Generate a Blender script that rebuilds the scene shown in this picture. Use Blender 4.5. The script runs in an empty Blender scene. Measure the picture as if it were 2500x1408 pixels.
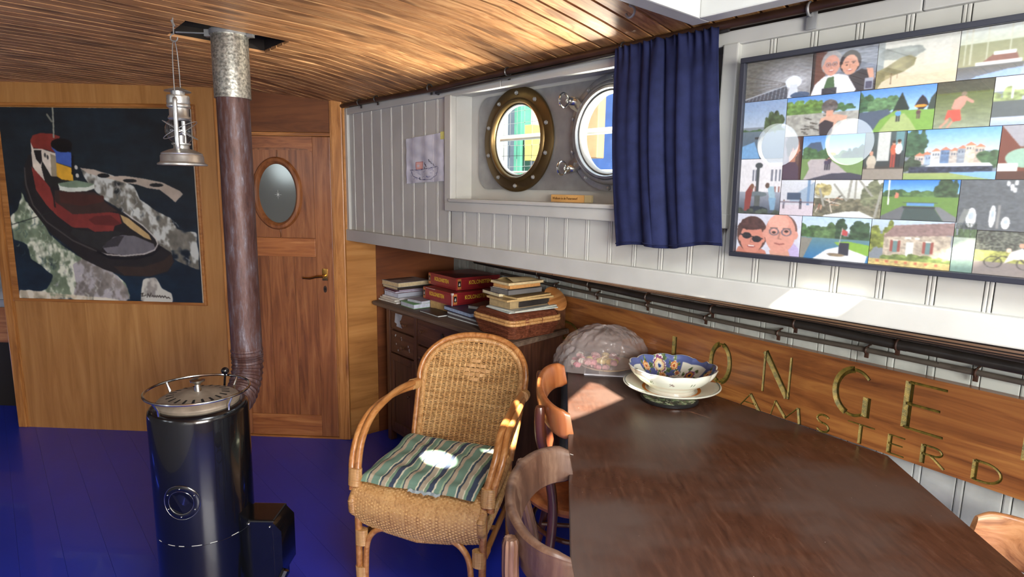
import bpy, bmesh, math, random
import numpy as np
from mathutils import Matrix, Vector
random.seed(7); np.random.seed(7)
SC = bpy.context.scene
COL = SC.collection
# ---------------------------------------------------------------- camera
cam_data = bpy.data.cameras.new('camera'); cam = bpy.data.objects.new('camera', cam_data); COL.objects.link(cam)
_n = lambda v: np.array(v, float) / np.linalg.norm(v)
_down = _n([-155, 8996, 1470]); _fw = np.array([0, 0, 1.])
_Y = _n(_fw - _down * _fw.dot(_down)); _Z = -_down; _X = np.cross(_Y, _Z)
_R = np.array([_X, _Y, _Z])
cm = Matrix.Identity(4)
for i in range(3):
    cm[i][0] = _R[i][0]; cm[i][1] = -_R[i][1]; cm[i][2] = -_R[i][2]
cm[0][3], cm[1][3], cm[2][3] = 0, 0, 1.5
cam.matrix_world = cm
cam_data.sensor_width = 36; cam_data.lens = 1470 / 2500 * 36
cam_data.clip_start = 0.02; cam_data.clip_end = 200
SC.camera = cam
# ---------------------------------------------------------------- frames
NW = np.array([.75345, .65749, 0]); UW = np.array([.65749, -.75345, 0])
P0 = np.array([-.935, 3.462, 0])
RZW = math.atan2(UW[1], UW[0])
def W(u, v, z=0):
    p = P0 + UW * u + NW * v; return Vector((p[0], p[1], z))
MW = Matrix.Translation(W(0, 0, 0)) @ Matrix.Rotation(RZW, 4, 'Z')
RZF = math.atan2(-.05, 1)
MF = Matrix.Translation((-.935, 3.44, 0)) @ Matrix.Rotation(RZF, 4, 'Z')
KH = math.atan2(-.13, 1)
MH = MW @ Matrix.Translation((0, .726, 0)) @ Matrix.Rotation(KH, 4, 'Z')
I4 = Matrix.Identity(4)
# ---------------------------------------------------------------- light
SUN_DIR = UW * -.8 + NW * .5 + np.array([0, 0, -1.0])
def light(name, kind, energy, color=(1, 1, 1), M=None, **kw):
    l = bpy.data.lights.new(name, kind); l.energy = energy; l.color = color
    for k, v in kw.items(): setattr(l, k, v)
    o = bpy.data.objects.new(name, l); COL.objects.link(o)
    if M is not None: o.matrix_world = M
    return o
def aim(loc, d):
    q = Vector(d).to_track_quat('-Z', 'Y'); return Matrix.Translation(Vector(loc)) @ q.to_matrix().to_4x4()
light('sun', 'SUN', 56, (1, .90, .74), aim((0, 0, 5), SUN_DIR), angle=math.radians(.6))
light('skylight_daylight', 'AREA', 30, (.95, .98, 1), aim(W(3.2, -.9, 2.34), (0, 0, -1)), shape='RECTANGLE', size=.9, size_y=.7)
light('stern_fill_lamp', 'AREA', 185, (1, .97, .92), aim(W(5.2, -1.75, 1.55), (*(UW * -1)[:2], -.12)), shape='RECTANGLE', size=1.8, size_y=.9)  # added fill lamp behind the camera; the stern wall has no window
for _u in (.99, 1.50, 3.2): light('port_side_daylight', 'AREA', .7, (.97, .99, 1), aim(W(_u, -3.13, 1.70), (NW[0], NW[1], -.1)), shape='DISK', size=.32)
light('water_glint', 'AREA', 125, (1, .93, .78), aim(W(1.9, .56, 1.36), tuple((-NW + np.array([0, 0, .78])))), shape='RECTANGLE', size=1.0, size_y=.25)
wd = bpy.data.worlds.new('world'); SC.world = wd; wd.use_nodes = True
bg = wd.node_tree.nodes['Background']; bg.inputs[0].default_value = (.72, .86, 1, 1); bg.inputs[1].default_value = 3.2
SC.view_settings.view_transform = 'Standard'; SC.view_settings.look = 'None'
SC.view_settings.exposure = 0.22; SC.view_settings.gamma = 1.0; SC.view_settings.use_curve_mapping = False
# ---------------------------------------------------------------- materials
def lin(c):
    c = [x / 255 if max(c) > 1.001 else x for x in c]
    return tuple((x / 12.92 if x <= .04045 else ((x + .055) / 1.055) ** 2.4) for x in c[:3]) + (1,)
MATS = {}
def nt_new(name):
    m = bpy.data.materials.new(name); m.use_nodes = True
    nt = m.node_tree; b = nt.nodes['Principled BSDF']; MATS[name] = m
    return m, nt, b
def N(nt, t, **kw):
    n = nt.nodes.new(t)
    for k, v in kw.items():
        if k in n.inputs: n.inputs[k].default_value = v
        else: setattr(n, k, v)
    return n
def coords(nt, scale, rnd=True):
    tc = N(nt, 'ShaderNodeTexCoord'); mp = N(nt, 'ShaderNodeMapping'); mp.inputs['Scale'].default_value = scale
    nt.links.new(tc.outputs['Object'], mp.inputs['Vector'])
    if rnd:
        oi = N(nt, 'ShaderNodeObjectInfo'); ml = N(nt, 'ShaderNodeMath', operation='MULTIPLY'); ml.inputs[1].default_value = 37.
        nt.links.new(oi.outputs['Random'], ml.inputs[0]); nt.links.new(ml.outputs[0], mp.inputs['Location'])
    return mp
def ramp(nt, stops):
    r = N(nt, 'ShaderNodeValToRGB'); e = r.color_ramp.elements
    e[0].position, e[0].color = stops[0]; e[1].position, e[1].color = stops[-1]
    for p, c in stops[1:-1]:
        x = e.new(p); x.color = c
    return r
def paint(name, col, rough=.5, bump=.0, dirt=.08, metal=0, scale=12, coat=0, spec=.5, tint=None):
    m, nt, b = nt_new(name)
    c = lin(col); d = tuple(x * (1 - dirt * 2.2) for x in c[:3]) + (1,)
    if tint: d = lin(tint)
    mp = coords(nt, (scale,) * 3)
    no = N(nt, 'ShaderNodeTexNoise'); no.inputs['Detail'].default_value = 6; no.inputs['Scale'].default_value = 1
    nt.links.new(mp.outputs[0], no.inputs['Vector'])
    r = ramp(nt, [(.35, d), (.6, c)]); nt.links.new(no.outputs['Fac'], r.inputs[0]); nt.links.new(r.outputs[0], b.inputs['Base Color'])
    b.inputs['Roughness'].default_value = rough; b.inputs['Metallic'].default_value = metal
    b.inputs['Coat Weight'].default_value = coat; b.inputs['Specular IOR Level'].default_value = spec
    if bump:
        n2 = N(nt, 'ShaderNodeTexNoise'); n2.inputs['Scale'].default_value = 8; n2.inputs['Detail'].default_value = 4
        nt.links.new(mp.outputs[0], n2.inputs['Vector'])
        bp = N(nt, 'ShaderNodeBump'); bp.inputs['Strength'].default_value = bump; bp.inputs['Distance'].default_value = .004
        nt.links.new(n2.outputs['Fac'], bp.inputs['Height']); nt.links.new(bp.outputs[0], b.inputs['Normal'])
    return m
def wood(name, dark, mid, light_, axis='X', sc=1., rough=.45, bump=.15, coat=0., var=.18, knots=0., blotch=.35, dist=1.2):
    m, nt, b = nt_new(name)
    st = {'X': (1.2, 16, 16), 'Y': (16, 1.2, 16), 'Z': (16, 16, 1.2)}[axis]
    mp = coords(nt, tuple(s * sc for s in st))
    no = N(nt, 'ShaderNodeTexNoise'); no.inputs['Scale'].default_value = 2.2; no.inputs['Detail'].default_value = 8; no.inputs['Roughness'].default_value = .62; no.inputs['Distortion'].default_value = dist
    nt.links.new(mp.outputs[0], no.inputs['Vector'])
    r = ramp(nt, [(.28, lin(dark)), (.5, lin(mid)), (.74, lin(light_))]); nt.links.new(no.outputs['Fac'], r.inputs[0])
    # blotches
    mp2 = coords(nt, (3 * sc,) * 3); n2 = N(nt, 'ShaderNodeTexNoise'); n2.inputs['Scale'].default_value = 1.4; n2.inputs['Detail'].default_value = 4
    nt.links.new(mp2.outputs[0], n2.inputs['Vector'])
    mx = N(nt, 'ShaderNodeMix', data_type='RGBA', blend_type='MULTIPLY')
    mr = N(nt, 'ShaderNodeMapRange'); mr.inputs['From Min'].default_value = .35; mr.inputs['From Max'].default_value = .65; mr.inputs['To Min'].default_value = blotch; mr.inputs['To Max'].default_value = 0
    nt.links.new(n2.outputs['Fac'], mr.inputs['Value']); nt.links.new(mr.outputs[0], mx.inputs['Factor'])
    nt.links.new(r.outputs[0], mx.inputs['A']); mx.inputs['B'].default_value = lin(dark)[:3] + (1,)
    mx.inputs['B'].default_value = tuple(min(1, x * 1.0 + .35) for x in lin(dark)[:3]) + (1,)
    out = mx.outputs['Result']
    oi = N(nt, 'ShaderNodeObjectInfo'); hs = N(nt, 'ShaderNodeHueSaturation')
    mr2 = N(nt, 'ShaderNodeMapRange'); mr2.inputs['To Min'].default_value = 1 - var; mr2.inputs['To Max'].default_value = 1 + var
    nt.links.new(oi.outputs['Random'], mr2.inputs['Value']); nt.links.new(mr2.outputs[0], hs.inputs['Value']); nt.links.new(out, hs.inputs['Color'])
    out = hs.outputs[0]
    if knots:
        tc = N(nt, 'ShaderNodeTexCoord'); mk = N(nt, 'ShaderNodeMapping')
        kk = {'X': (5, 14, 14), 'Y': (9, 2.6, 0), 'Z': (14, 14, 5)}[axis]; mk.inputs['Scale'].default_value = kk
        nt.links.new(tc.outputs['Object'], mk.inputs['Vector'])
        ml = N(nt, 'ShaderNodeMath', operation='MULTIPLY'); ml.inputs[1].default_value = 91.
        nt.links.new(oi.outputs['Random'], ml.inputs[0]); nt.links.new(ml.outputs[0], mk.inputs['Location'])
        vo = N(nt, 'ShaderNodeTexVoronoi'); vo.voronoi_dimensions = '2D'; vo.inputs['Scale'].default_value = 1.
        nt.links.new(mk.outputs[0], vo.inputs['Vector'])
        rk = ramp(nt, [(.0, (1, 1, 1, 1)), (.13, (.8, .8, .8, 1)), (.2, (0, 0, 0, 1))])
        nt.links.new(vo.outputs['Distance'], rk.inputs[0])
        mm = N(nt, 'ShaderNodeMath', operation='MULTIPLY'); mm.inputs[1].default_value = knots; nt.links.new(rk.outputs[0], mm.inputs[0])
        m3 = N(nt, 'ShaderNodeMix', data_type='RGBA'); m3.inputs['B'].default_value = tuple(x * .55 for x in lin(dark)[:3]) + (1,)
        nt.links.new(mm.outputs[0], m3.inputs['Factor']); nt.links.new(out, m3.inputs['A']); out = m3.outputs['Result']
    nt.links.new(out, b.inputs['Base Color'])
    b.inputs['Roughness'].default_value = rough; b.inputs['Coat Weight'].default_value = coat; b.inputs['Coat Roughness'].default_value = .25
    if bump:
        bp = N(nt, 'ShaderNodeBump'); bp.inputs['Strength'].default_value = bump; bp.inputs['Distance'].default_value = .002
        nt.links.new(no.outputs['Fac'], bp.inputs['Height']); nt.links.new(bp.outputs[0], b.inputs['Normal'])
    return m
def attr_mat(name, rough=.5, coat=0., bump=0., spec=.5):
    m, nt, b = nt_new(name)
    a = N(nt, 'ShaderNodeAttribute'); a.attribute_name = 'print'
    nt.links.new(a.outputs['Color'], b.inputs['Base Color']); b.inputs['Roughness'].default_value = rough; b.inputs['Coat Weight'].default_value = coat
    b.inputs['Specular IOR Level'].default_value = spec
    if bump:
        mp = coords(nt, (60, 60, 60)); n2 = N(nt, 'ShaderNodeTexNoise'); nt.links.new(mp.outputs[0], n2.inputs['Vector'])
        bp = N(nt, 'ShaderNodeBump'); bp.inputs['Strength'].default_value = bump; bp.inputs['Distance'].default_value = .003
        nt.links.new(n2.outputs['Fac'], bp.inputs['Height']); nt.links.new(bp.outputs[0], b.inputs['Normal'])
    return m
def glass(name, tint=(1, 1, 1), alpha=None, rough=0.):
    m, nt, b = nt_new(name)
    # thin sheet: mostly clear, with a fresnel reflection
    tr = N(nt, 'ShaderNodeBsdfTransparent'); tr.inputs[0].default_value = (*tint, 1)
    gl = N(nt, 'ShaderNodeBsdfGlossy'); gl.inputs['Roughness'].default_value = rough
    fr = N(nt, 'ShaderNodeLayerWeight'); fr.inputs['Blend'].default_value = .5; pw = N(nt, 'ShaderNodeMath', operation='POWER'); pw.inputs[1].default_value = 5; nt.links.new(fr.outputs['Facing'], pw.inputs[0])
    ad = N(nt, 'ShaderNodeMath', operation='MULTIPLY_ADD'); ad.inputs[1].default_value = .92; ad.inputs[2].default_value = .06; nt.links.new(pw.outputs[0], ad.inputs[0])
    mxs = N(nt, 'ShaderNodeMixShader'); nt.links.new(ad.outputs[0], mxs.inputs[0])
    nt.links.new(tr.outputs[0], mxs.inputs[1]); nt.links.new(gl.outputs[0], mxs.inputs[2])
    out = [n for n in nt.nodes if n.type == 'OUTPUT_MATERIAL'][0]; nt.links.new(mxs.outputs[0], out.inputs['Surface'])
    return m
# ---------------------------------------------------------------- mesh builder
class MB:
    def __init__(s, off=(0, 0, 0), T=None):
        s.v = []; s.f = []; s.m = []; s.sm = []; s.off = Vector(off); s.T = T
    def add(s, vs, fs, mi=0, smooth=False, T=None):
        b = len(s.v); TT = T if T is not None else s.T
        for p in vs:
            p = Vector(p)
            if TT is not None: p = TT @ p
            s.v.append(p - s.off)
        for f in fs: s.f.append([b + i for i in f]); s.m.append(mi); s.sm.append(smooth)
        return s
    def box(s, x0, y0, z0, x1, y1, z1, mi=0, T=None):
        x0, x1 = sorted((x0, x1)); y0, y1 = sorted((y0, y1)); z0, z1 = sorted((z0, z1))
        return s.add([(x0, y0, z0), (x1, y0, z0), (x1, y1, z0), (x0, y1, z0), (x0, y0, z1), (x1, y0, z1), (x1, y1, z1), (x0, y1, z1)],
              [(0, 3, 2, 1), (4, 5, 6, 7), (0, 1, 5, 4), (1, 2, 6, 5), (2, 3, 7, 6), (3, 0, 4, 7)], mi, False, T)
    def cham(s, x0, y0, z0, x1, y1, z1, c=.003, mi=0, T=None):
        # box with chamfered edges via bmesh
        bm = bmesh.new(); bmesh.ops.create_cube(bm, size=1)
        for v in bm.verts:
            v.co = Vector(((x0 + x1) / 2 + v.co.x * (x1 - x0), (y0 + y1) / 2 + v.co.y * (y1 - y0), (z0 + z1) / 2 + v.co.z * (z1 - z0)))
        bmesh.ops.bevel(bm, geom=list(bm.edges), offset=c, segments=2, affect='EDGES', profile=.6)
        s.bm(bm, mi, T); return s
    def bm(s, bm, mi=0, T=None, smooth=False):
        bm.verts.index_update(); s.add([v.co.copy() for v in bm.verts], [[v.index for v in f.verts] for f in bm.faces], mi, smooth, T); bm.free(); return s
    def prism(s, pts, z0, z1, mi=0, T=None):
        n = len(pts); vs = [(x, y, z0) for x, y in pts] + [(x, y, z1) for x, y in pts]
        return s.add(vs, [list(range(n))[::-1], list(range(n, 2 * n))] + [(i, (i + 1) % n, n + (i + 1) % n, n + i) for i in range(n)], mi, False, T)
    def holed(s, outer, holes, z0, z1, mi=0, T=None):
        bm = bmesh.new(); loops = []
        for lp in [outer] + holes:
            vs = [bm.verts.new((x, y, 0)) for x, y in lp]; loops.append(vs)
            for i in range(len(vs)): bm.edges.new((vs[i], vs[(i + 1) % len(vs)]))
        bmesh.ops.triangle_fill(bm, use_beauty=True, use_dissolve=False, edges=list(bm.edges))
        bm.verts.index_update(); tri = [[v.index for v in f.verts] for f in bm.faces]; n = len(bm.verts); co = [v.co.copy() for v in bm.verts]
        bm.free()
        vs = [(c.x, c.y, z0) for c in co] + [(c.x, c.y, z1) for c in co]
        fs = [t[::-1] for t in tri] + [[i + n for i in t] for t in tri]
        b = 0
        for lp in [outer] + holes:
            k = len(lp)
            for i in range(k): fs.append((b + i, b + (i + 1) % k, n + b + (i + 1) % k, n + b + i))
            b += k
        return s.add(vs, fs, mi, False, T)
    def tube(s, pts, r, n=8, caps=True, closed=False, mi=0, T=None, flat=None, smooth=True):
        P = [Vector(p) for p in pts]; k = len(P); R = r if hasattr(r, '__len__') else [r] * k
        tang = []
        for i in range(k):
            a = P[(i - 1) % k] if (closed or i > 0) else P[i]; c = P[(i + 1) % k] if (closed or i < k - 1) else P[i]
            t = (c - a); tang.append(t.normalized() if t.length > 1e-9 else Vector((0, 0, 1)))
        up = Vector((0, 0, 1)) if abs(tang[0].z) < .9 else Vector((1, 0, 0))
        nrm = (up - tang[0] * up.dot(tang[0])).normalized(); vs = []
        for i in range(k):
            nrm = (nrm - tang[i] * nrm.dot(tang[i])); nrm = nrm.normalized() if nrm.length > 1e-6 else Vector((1, 0, 0))
            bn = tang[i].cross(nrm)
            for j in range(n):
                a = 2 * math.pi * j / n; fx, fy = (1, 1) if flat is None else flat
                vs.append(P[i] + (nrm * math.cos(a) * fx + bn * math.sin(a) * fy) * R[i])
        fs = []
        for i in range(k if closed else k - 1):
            a = i * n; b = ((i + 1) % k) * n
            for j in range(n): fs.append((a + j, a + (j + 1) % n, b + (j + 1) % n, b + j))
        if caps and not closed: fs.append(list(range(n))[::-1]); fs.append(list(range((k - 1) * n, k * n)))
        return s.add(vs, fs, mi, smooth, T)
    def lathe(s, prof, n=32, mi=0, T=None, close=False, smooth=True, scale=None):
        vs = []
        for r, z in prof:
            for j in range(n):
                a = 2 * math.pi * j / n; vs.append((r * math.cos(a), r * math.sin(a), z))
        fs = []; k = len(prof)
        for i in range(k - 1 if not close else k):
            a = i * n; b = ((i + 1) % k) * n
            for j in range(n): fs.append((a + j, a + (j + 1) % n, b + (j + 1) % n, b + j))
        return s.add(vs, fs, mi, smooth, T)
    def ball(s, c, r, n=10, mi=0, T=None, sc=(1, 1, 1)):
        vs = []; fs = []; m = n // 2 + 1
        for i in range(m + 1):
            th = math.pi * i / m
            for j in range(n):
                a = 2 * math.pi * j / n
                vs.append((c[0] + r * sc[0] * math.sin(th) * math.cos(a), c[1] + r * sc[1] * math.sin(th) * math.sin(a), c[2] + r * sc[2] * math.cos(th)))
        for i in range(m):
            for j in range(n): fs.append((i * n + j, (i + 1) * n + j, (i + 1) * n + (j + 1) % n, i * n + (j + 1) % n))
        return s.add(vs, fs, mi, True, T)
    def grid(s, fn, nu, nv, mi=0, T=None, smooth=True):
        vs = [fn(i / nu, j / nv) for j in range(nv + 1) for i in range(nu + 1)]
        fs = [(j * (nu + 1) + i, j * (nu + 1) + i + 1, (j + 1) * (nu + 1) + i + 1, (j + 1) * (nu + 1) + i) for j in range(nv) for i in range(nu)]
        return s.add(vs, fs, mi, smooth, T)
    def mesh(s, name, mats):
        me = bpy.data.meshes.new(name); me.from_pydata([tuple(v) for v in s.v], [], s.f); 
        for m in (mats if isinstance(mats, (list, tuple)) else [mats]): me.materials.append(m)
        me.polygons.foreach_set('material_index', s.m); me.polygons.foreach_set('use_smooth', s.sm)
        bmm = bmesh.new(); bmm.from_mesh(me); bmesh.ops.remove_doubles(bmm, verts=bmm.verts, dist=1e-6); bmesh.ops.recalc_face_normals(bmm, faces=bmm.faces); bmm.to_mesh(me); bmm.free()
        if any(s.sm): me.set_sharp_from_angle(angle=math.radians(42))
        me.update(); return me
    def obj(s, name, mats, parent=None, M=None, kind=None, label=None):
        o = bpy.data.objects.new(name, s.mesh(name, mats)); COL.objects.link(o)
        if parent: o.parent = parent
        if M is not None: o.matrix_basis = M
        if kind: o['kind'] = kind
        if label: o['label'] = label
        return o
def tag(o, label, cat, group=None):
    o['label'] = label; o['category'] = cat
    if group: o['group'] = group
    return o
def thing(name, label, cat, M, group=None):
    o = bpy.data.objects.new(name, None); COL.objects.link(o); o.matrix_basis = M; o.empty_display_size = .05
    return tag(o, label, cat, group)
def link_mesh(name, me, parent=None, M=None, label=None):
    o = bpy.data.objects.new(name, me); COL.objects.link(o)
    if parent: o.parent = parent
    if M is not None: o.matrix_basis = M
    if label: o['label'] = label
    return o
Tr = lambda x, y, z=0: Matrix.Translation((x, y, z))
Rz = lambda a: Matrix.Rotation(a, 4, 'Z')
Rx = lambda a: Matrix.Rotation(a, 4, 'X')
Ry = lambda a: Matrix.Rotation(a, 4, 'Y')
def rrect(x0, y0, x1, y1, r, n=6):
    pts = []
    for cx, cy, a0 in ((x1 - r, y0 + r, -90), (x1 - r, y1 - r, 0), (x0 + r, y1 - r, 90), (x0 + r, y0 + r, 180)):
        for i in range(n + 1):
            a = math.radians(a0 + 90 * i / n); pts.append((cx + r * math.cos(a), cy + r * math.sin(a)))
    return pts
def circ(cx, cy, r, n=40, ry=None):
    ry = ry or r; return [(cx + r * math.cos(2 * math.pi * i / n), cy + ry * math.sin(2 * math.pi * i / n)) for i in range(n)]
XZ = Matrix(((1, 0, 0, 0), (0, 0, 1, 0), (0, 1, 0, 0), (0, 0, 0, 1)))   # maps (x, y, z) to (x, z, y): draw in x/height, extrude along depth
def smooth_path(ctrl, n=8):
    P = [Vector(p) for p in ctrl]; out = []
    for i in range(len(P) - 1):
        p0 = P[max(i - 1, 0)]; p1 = P[i]; p2 = P[i + 1]; p3 = P[min(i + 2, len(P) - 1)]
        for j in range(n):
            t = j / n; out.append(.5 * ((2 * p1) + (p2 - p0) * t + (2 * p0 - 5 * p1 + 4 * p2 - p3) * t * t + (3 * p1 - p0 - 3 * p2 + p3) * t ** 3))
    out.append(P[-1]); return out
def text_obj(name, s, size, M, mat, parent=None, depth=.0003, sx=1., bold=0.):
    cu = bpy.data.curves.new(name, 'FONT'); cu.body = s; cu.size = size; cu.extrude = depth; cu.align_x = 'CENTER'; cu.align_y = 'CENTER'; cu.resolution_u = 3; cu.offset = bold
    tmp = bpy.data.objects.new('tmp', cu); me = bpy.data.meshes.new_from_object(tmp); bpy.data.objects.remove(tmp)
    me.name = name; me.materials.clear(); me.materials.append(mat)
    if sx != 1: me.transform(Matrix.Scale(sx, 4, (1, 0, 0)))
    return link_mesh(name, me, parent, M)
# ---------------------------------------------------------------- raster painter (prints only)
class Cv:
    def __init__(s, w, h, col=(128, 128, 128), ss=1):
        s.w, s.h = w, h; s.a = np.zeros((h, w, 3)); s.a[:] = np.array(col, float)
        s.X, s.Y = np.meshgrid((np.arange(w) + .5) / w, (np.arange(h) + .5) / h)
    def noise(s, fx, fy=None, seed=0, oct=3):
        fy = fy or fx; rng = np.random.RandomState(seed); out = np.zeros((s.h, s.w)); amp = 1; tot = 0
        for o in range(oct):
            gx, gy = int(fx * 2 ** o) + 2, int(fy * 2 ** o) + 2; g = rng.rand(gy + 1, gx + 1)
            x = s.X * (gx - 1); y = s.Y * (gy - 1); ix = x.astype(int); iy = y.astype(int); tx = x - ix; ty = y - iy
            tx = tx * tx * (3 - 2 * tx); ty = ty * ty * (3 - 2 * ty)
            out += amp * ((g[iy, ix] * (1 - tx) + g[iy, ix + 1] * tx) * (1 - ty) + (g[iy + 1, ix] * (1 - tx) + g[iy + 1, ix + 1] * tx) * ty); tot += amp; amp *= .55
        return out / tot
    def put(s, mask, col, noise=None, amt=0):
        c = np.array(col, float)[None, None, :] * np.ones_like(s.a)
        if noise is not None: c = c * (1 + amt * (noise[..., None] - .5) * 2)
        m = mask[..., None] * 1.0; s.a = s.a * (1 - m) + c * m; return s
    def pmask(s, pts, soft=0):
        X, Y = s.X, s.Y; ins = np.zeros(X.shape, bool); n = len(pts)
        for i in range(n):
            x1, y1 = pts[i]; x2, y2 = pts[(i + 1) % n]
            if y1 == y2: continue
            c = ((Y >= min(y1, y2)) & (Y < max(y1, y2))); xi = x1 + (Y - y1) * (x2 - x1) / (y2 - y1); ins ^= (c & (X < xi))
        return ins.astype(float)
    def organic(s, pts, nz, soft=6, k=.9):
        m = s.pmask(pts)
        for _ in range(soft):
            m = (m + np.roll(m, 1, 0) + np.roll(m, -1, 0) + np.roll(m, 1, 1) + np.roll(m, -1, 1) + np.roll(m, 2, 0) + np.roll(m, -2, 0) + np.roll(m, 2, 1) + np.roll(m, -2, 1)) / 9
        return np.clip((m - .5 + (nz - .5) * k) * 5 + .5, 0, 1)
    def poly(s, pts, col, a=1, noise=None, amt=0): return s.put(s.pmask(pts) * a, col, noise, amt)
    def ell(s, cx, cy, rx, ry, col, a=1, noise=None, amt=0, rag=None):
        d = ((s.X - cx) / rx) ** 2 + ((s.Y - cy) / ry) ** 2
        if rag is not None: d = d + (rag - .5) * 1.6
        return s.put((d < 1) * a, col, noise, amt)
    def rect(s, x0, y0, x1, y1, col, a=1, noise=None, amt=0): return s.put(((s.X >= x0) & (s.X < x1) & (s.Y >= y0) & (s.Y < y1)) * a, col, noise, amt)
    def vgrad(s, y0, y1, c0, c1, x0=0, x1=1):
        m = ((s.Y >= y0) & (s.Y < y1) & (s.X >= x0) & (s.X < x1))[..., None]; t = np.clip((s.Y - y0) / max(y1 - y0, 1e-6), 0, 1)[..., None]
        s.a = np.where(m, np.array(c0, float) * (1 - t) + np.array(c1, float) * t, s.a); return s
    def line(s, pts, wd, col, a=1):
        for (x1, y1), (x2, y2) in zip(pts[:-1], pts[1:]):
            dx, dy = x2 - x1, y2 - y1; L = dx * dx + dy * dy + 1e-12; t = np.clip(((s.X - x1) * dx + (s.Y - y1) * dy) / L, 0, 1)
            d = np.hypot(s.X - x1 - t * dx, s.Y - y1 - t * dy); s.put((d < wd) * a, col)
        return s
    def soften(s, k=1):
        for _ in range(k):
            p = np.pad(s.a, ((1, 1), (1, 1), (0, 0)), 'edge'); s.a = (p[:-2, 1:-1] + p[2:, 1:-1] + p[1:-1, :-2] + p[1:-1, 2:] + 2 * s.a) / 6
        return s
    def linear(s):
        c = np.clip(s.a / 255, 0, 1); return np.where(c <= .04045, c / 12.92, ((c + .055) / 1.055) ** 2.4)
def set_print(me, cols):
    a = me.color_attributes.new('print', 'FLOAT_COLOR', 'POINT'); d = np.ones((len(me.vertices), 4)); d[:, :3] = cols; a.data.foreach_set('color', d.ravel())
def print_mesh(name, cv, w, h, mat, y=0, fn=None):
    # flat sheet in local x (width) / z (height); row 0 is the top
    W_, H_ = cv.w, cv.h; xs = (np.arange(W_) / (W_ - 1)) * w; zs = h - (np.arange(H_) / (H_ - 1)) * h
    X, Z = np.meshgrid(xs, zs); co = np.stack([X, np.full_like(X, y), Z], -1).reshape(-1, 3)
    if fn is not None: co = fn(co)
    idx = np.arange(W_ * H_).reshape(H_, W_); q = np.stack([idx[:-1, :-1], idx[1:, :-1], idx[1:, 1:], idx[:-1, 1:]], -1).reshape(-1, 4)
    me = bpy.data.meshes.new(name); me.vertices.add(len(co)); me.vertices.foreach_set('co', co.ravel())
    me.loops.add(q.size); me.loops.foreach_set('vertex_index', q.ravel()); me.polygons.add(len(q)); me.polygons.foreach_set('loop_start', np.arange(0, q.size, 4)); me.update(calc_edges=True)
    me.materials.append(mat); set_print(me, cv.linear().reshape(-1, 3)); return me
# ================================================================ materials used by the room
M_white = paint('white_paint', (180, 181, 176), .38, .12, .05, scale=5)
M_white2 = paint('white_paint_aged', (182, 188, 182), .45, .2, .14, scale=9)
M_floor = paint('blue_floor_paint', (28, 48, 168), .34, .06, .04, scale=4, coat=.25, spec=.5)
M_gap = paint('dark_gap', (26, 16, 10), .8)
M_ceil = wood('pine_ceiling', (120, 76, 42), (186, 134, 84), (222, 178, 124), 'Y', 1.3, .55, .1, .05, .24, .75, .3)
M_ply = wood('varnished_plywood', (152, 106, 56), (174, 126, 72), (190, 144, 88), 'Z', .32, .35, .05, .3, .05, 0, .28, 2.)
M_ply2 = wood('bulkhead_plywood', (138, 90, 44), (176, 124, 68), (194, 144, 86), 'Y', .45, .38, .05, .25, .05, 0, .3, .7)
M_trimw = wood('oak_trim', (128, 78, 34), (178, 120, 60), (206, 150, 88), 'Z', .8, .35, .05, .3, .08)
M_trimx = wood('oak_trim_long', (128, 78, 34), (172, 114, 56), (200, 144, 84), 'X', .8, .35, .05, .3, .08)
M_mahog = wood('mahogany_door', (98, 56, 30), (140, 86, 48), (168, 112, 68), 'Z', .7, .32, .08, .35, .07, 0, .35, 1.6)
M_mahogx = wood('mahogany_rail', (112, 62, 30), (160, 98, 52), (190, 130, 76), 'X', .7, .32, .08, .35, .07, 0, .3, 1.6)
M_dark = paint('dark_void', (12, 10, 9), .9)
M_steel = paint('brushed_steel', (158, 160, 160), .42, .04, .1, .5, 14)
M_brass = paint('aged_brass', (112, 92, 58), .4, .05, .1, .9, 10)
M_chrome = paint('nickel', (205, 205, 200), .16, 0, .05, 1)
M_alu = paint('cast_aluminium', (172, 176, 178), .4, .15, .1, .75, 30)
M_brown = paint('brown_pipe', (62, 40, 28), .4, .1, .2)
M_blackp = paint('black_rubber_pipe', (46, 44, 42), .42, .1, .2, coat=.1)
M_glass = glass('clear_glass')
# ================================================================ floor
fl = MB(); fl.box(-3.8, -3.3, -.05, 5.4, 1.2, -.012); floor = fl.obj('floor', M_gap, M=MW, kind='structure')
for i in range(32):
    v0 = -3.28 + i * .14
    bm = MB(); bm.cham(-3.75, v0, -.03, 5.35, v0 + .1395, 0, .0005); bm.obj('plank', M_floor, floor)
# ================================================================ ceiling: cambered, boarded athwartships
ZV = [(-3.2, 1.95), (-2.6, 2.03), (-2.0, 2.052), (-1.44, 2.056), (-1.16, 2.05), (-.6, 2.036), (-.45, 2.028), (-.28, 2.003), (-.15, 1.981), (0, 1.953), (.1, 1.935)]
def zc(v):
    for (a, za), (b, zb) in zip(ZV[:-1], ZV[1:]):
        if v <= b: t = (v - a) / (b - a); return za + (zb - za) * t
    return ZV[-1][1]
def strip(mb, u0, u1, v0, v1, dz, th, n=14):
    vs = []; fs = []
    for i in range(n + 1):
        v = v0 + (v1 - v0) * i / n; z = zc(v) + dz
        vs += [(u0, v, z), (u1, v, z), (u1, v, z + th), (u0, v, z + th)]
    for i in range(n):
        a = i * 4; b = a + 4
        fs += [(a, b, b + 1, a + 1), (a + 1, b + 1, b + 2, a + 2), (a + 2, b + 2, b + 3, a + 3), (a + 3, b + 3, b, a)]
    fs += [(0, 1, 2, 3), (n * 4 + 3, n * 4 + 2, n * 4 + 1, n * 4)]
    mb.add(vs, fs)
HOLE = (.60, .865, -1.0, -.645); SKY = (2.335, 3.95, -1.5, -.20)
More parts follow.
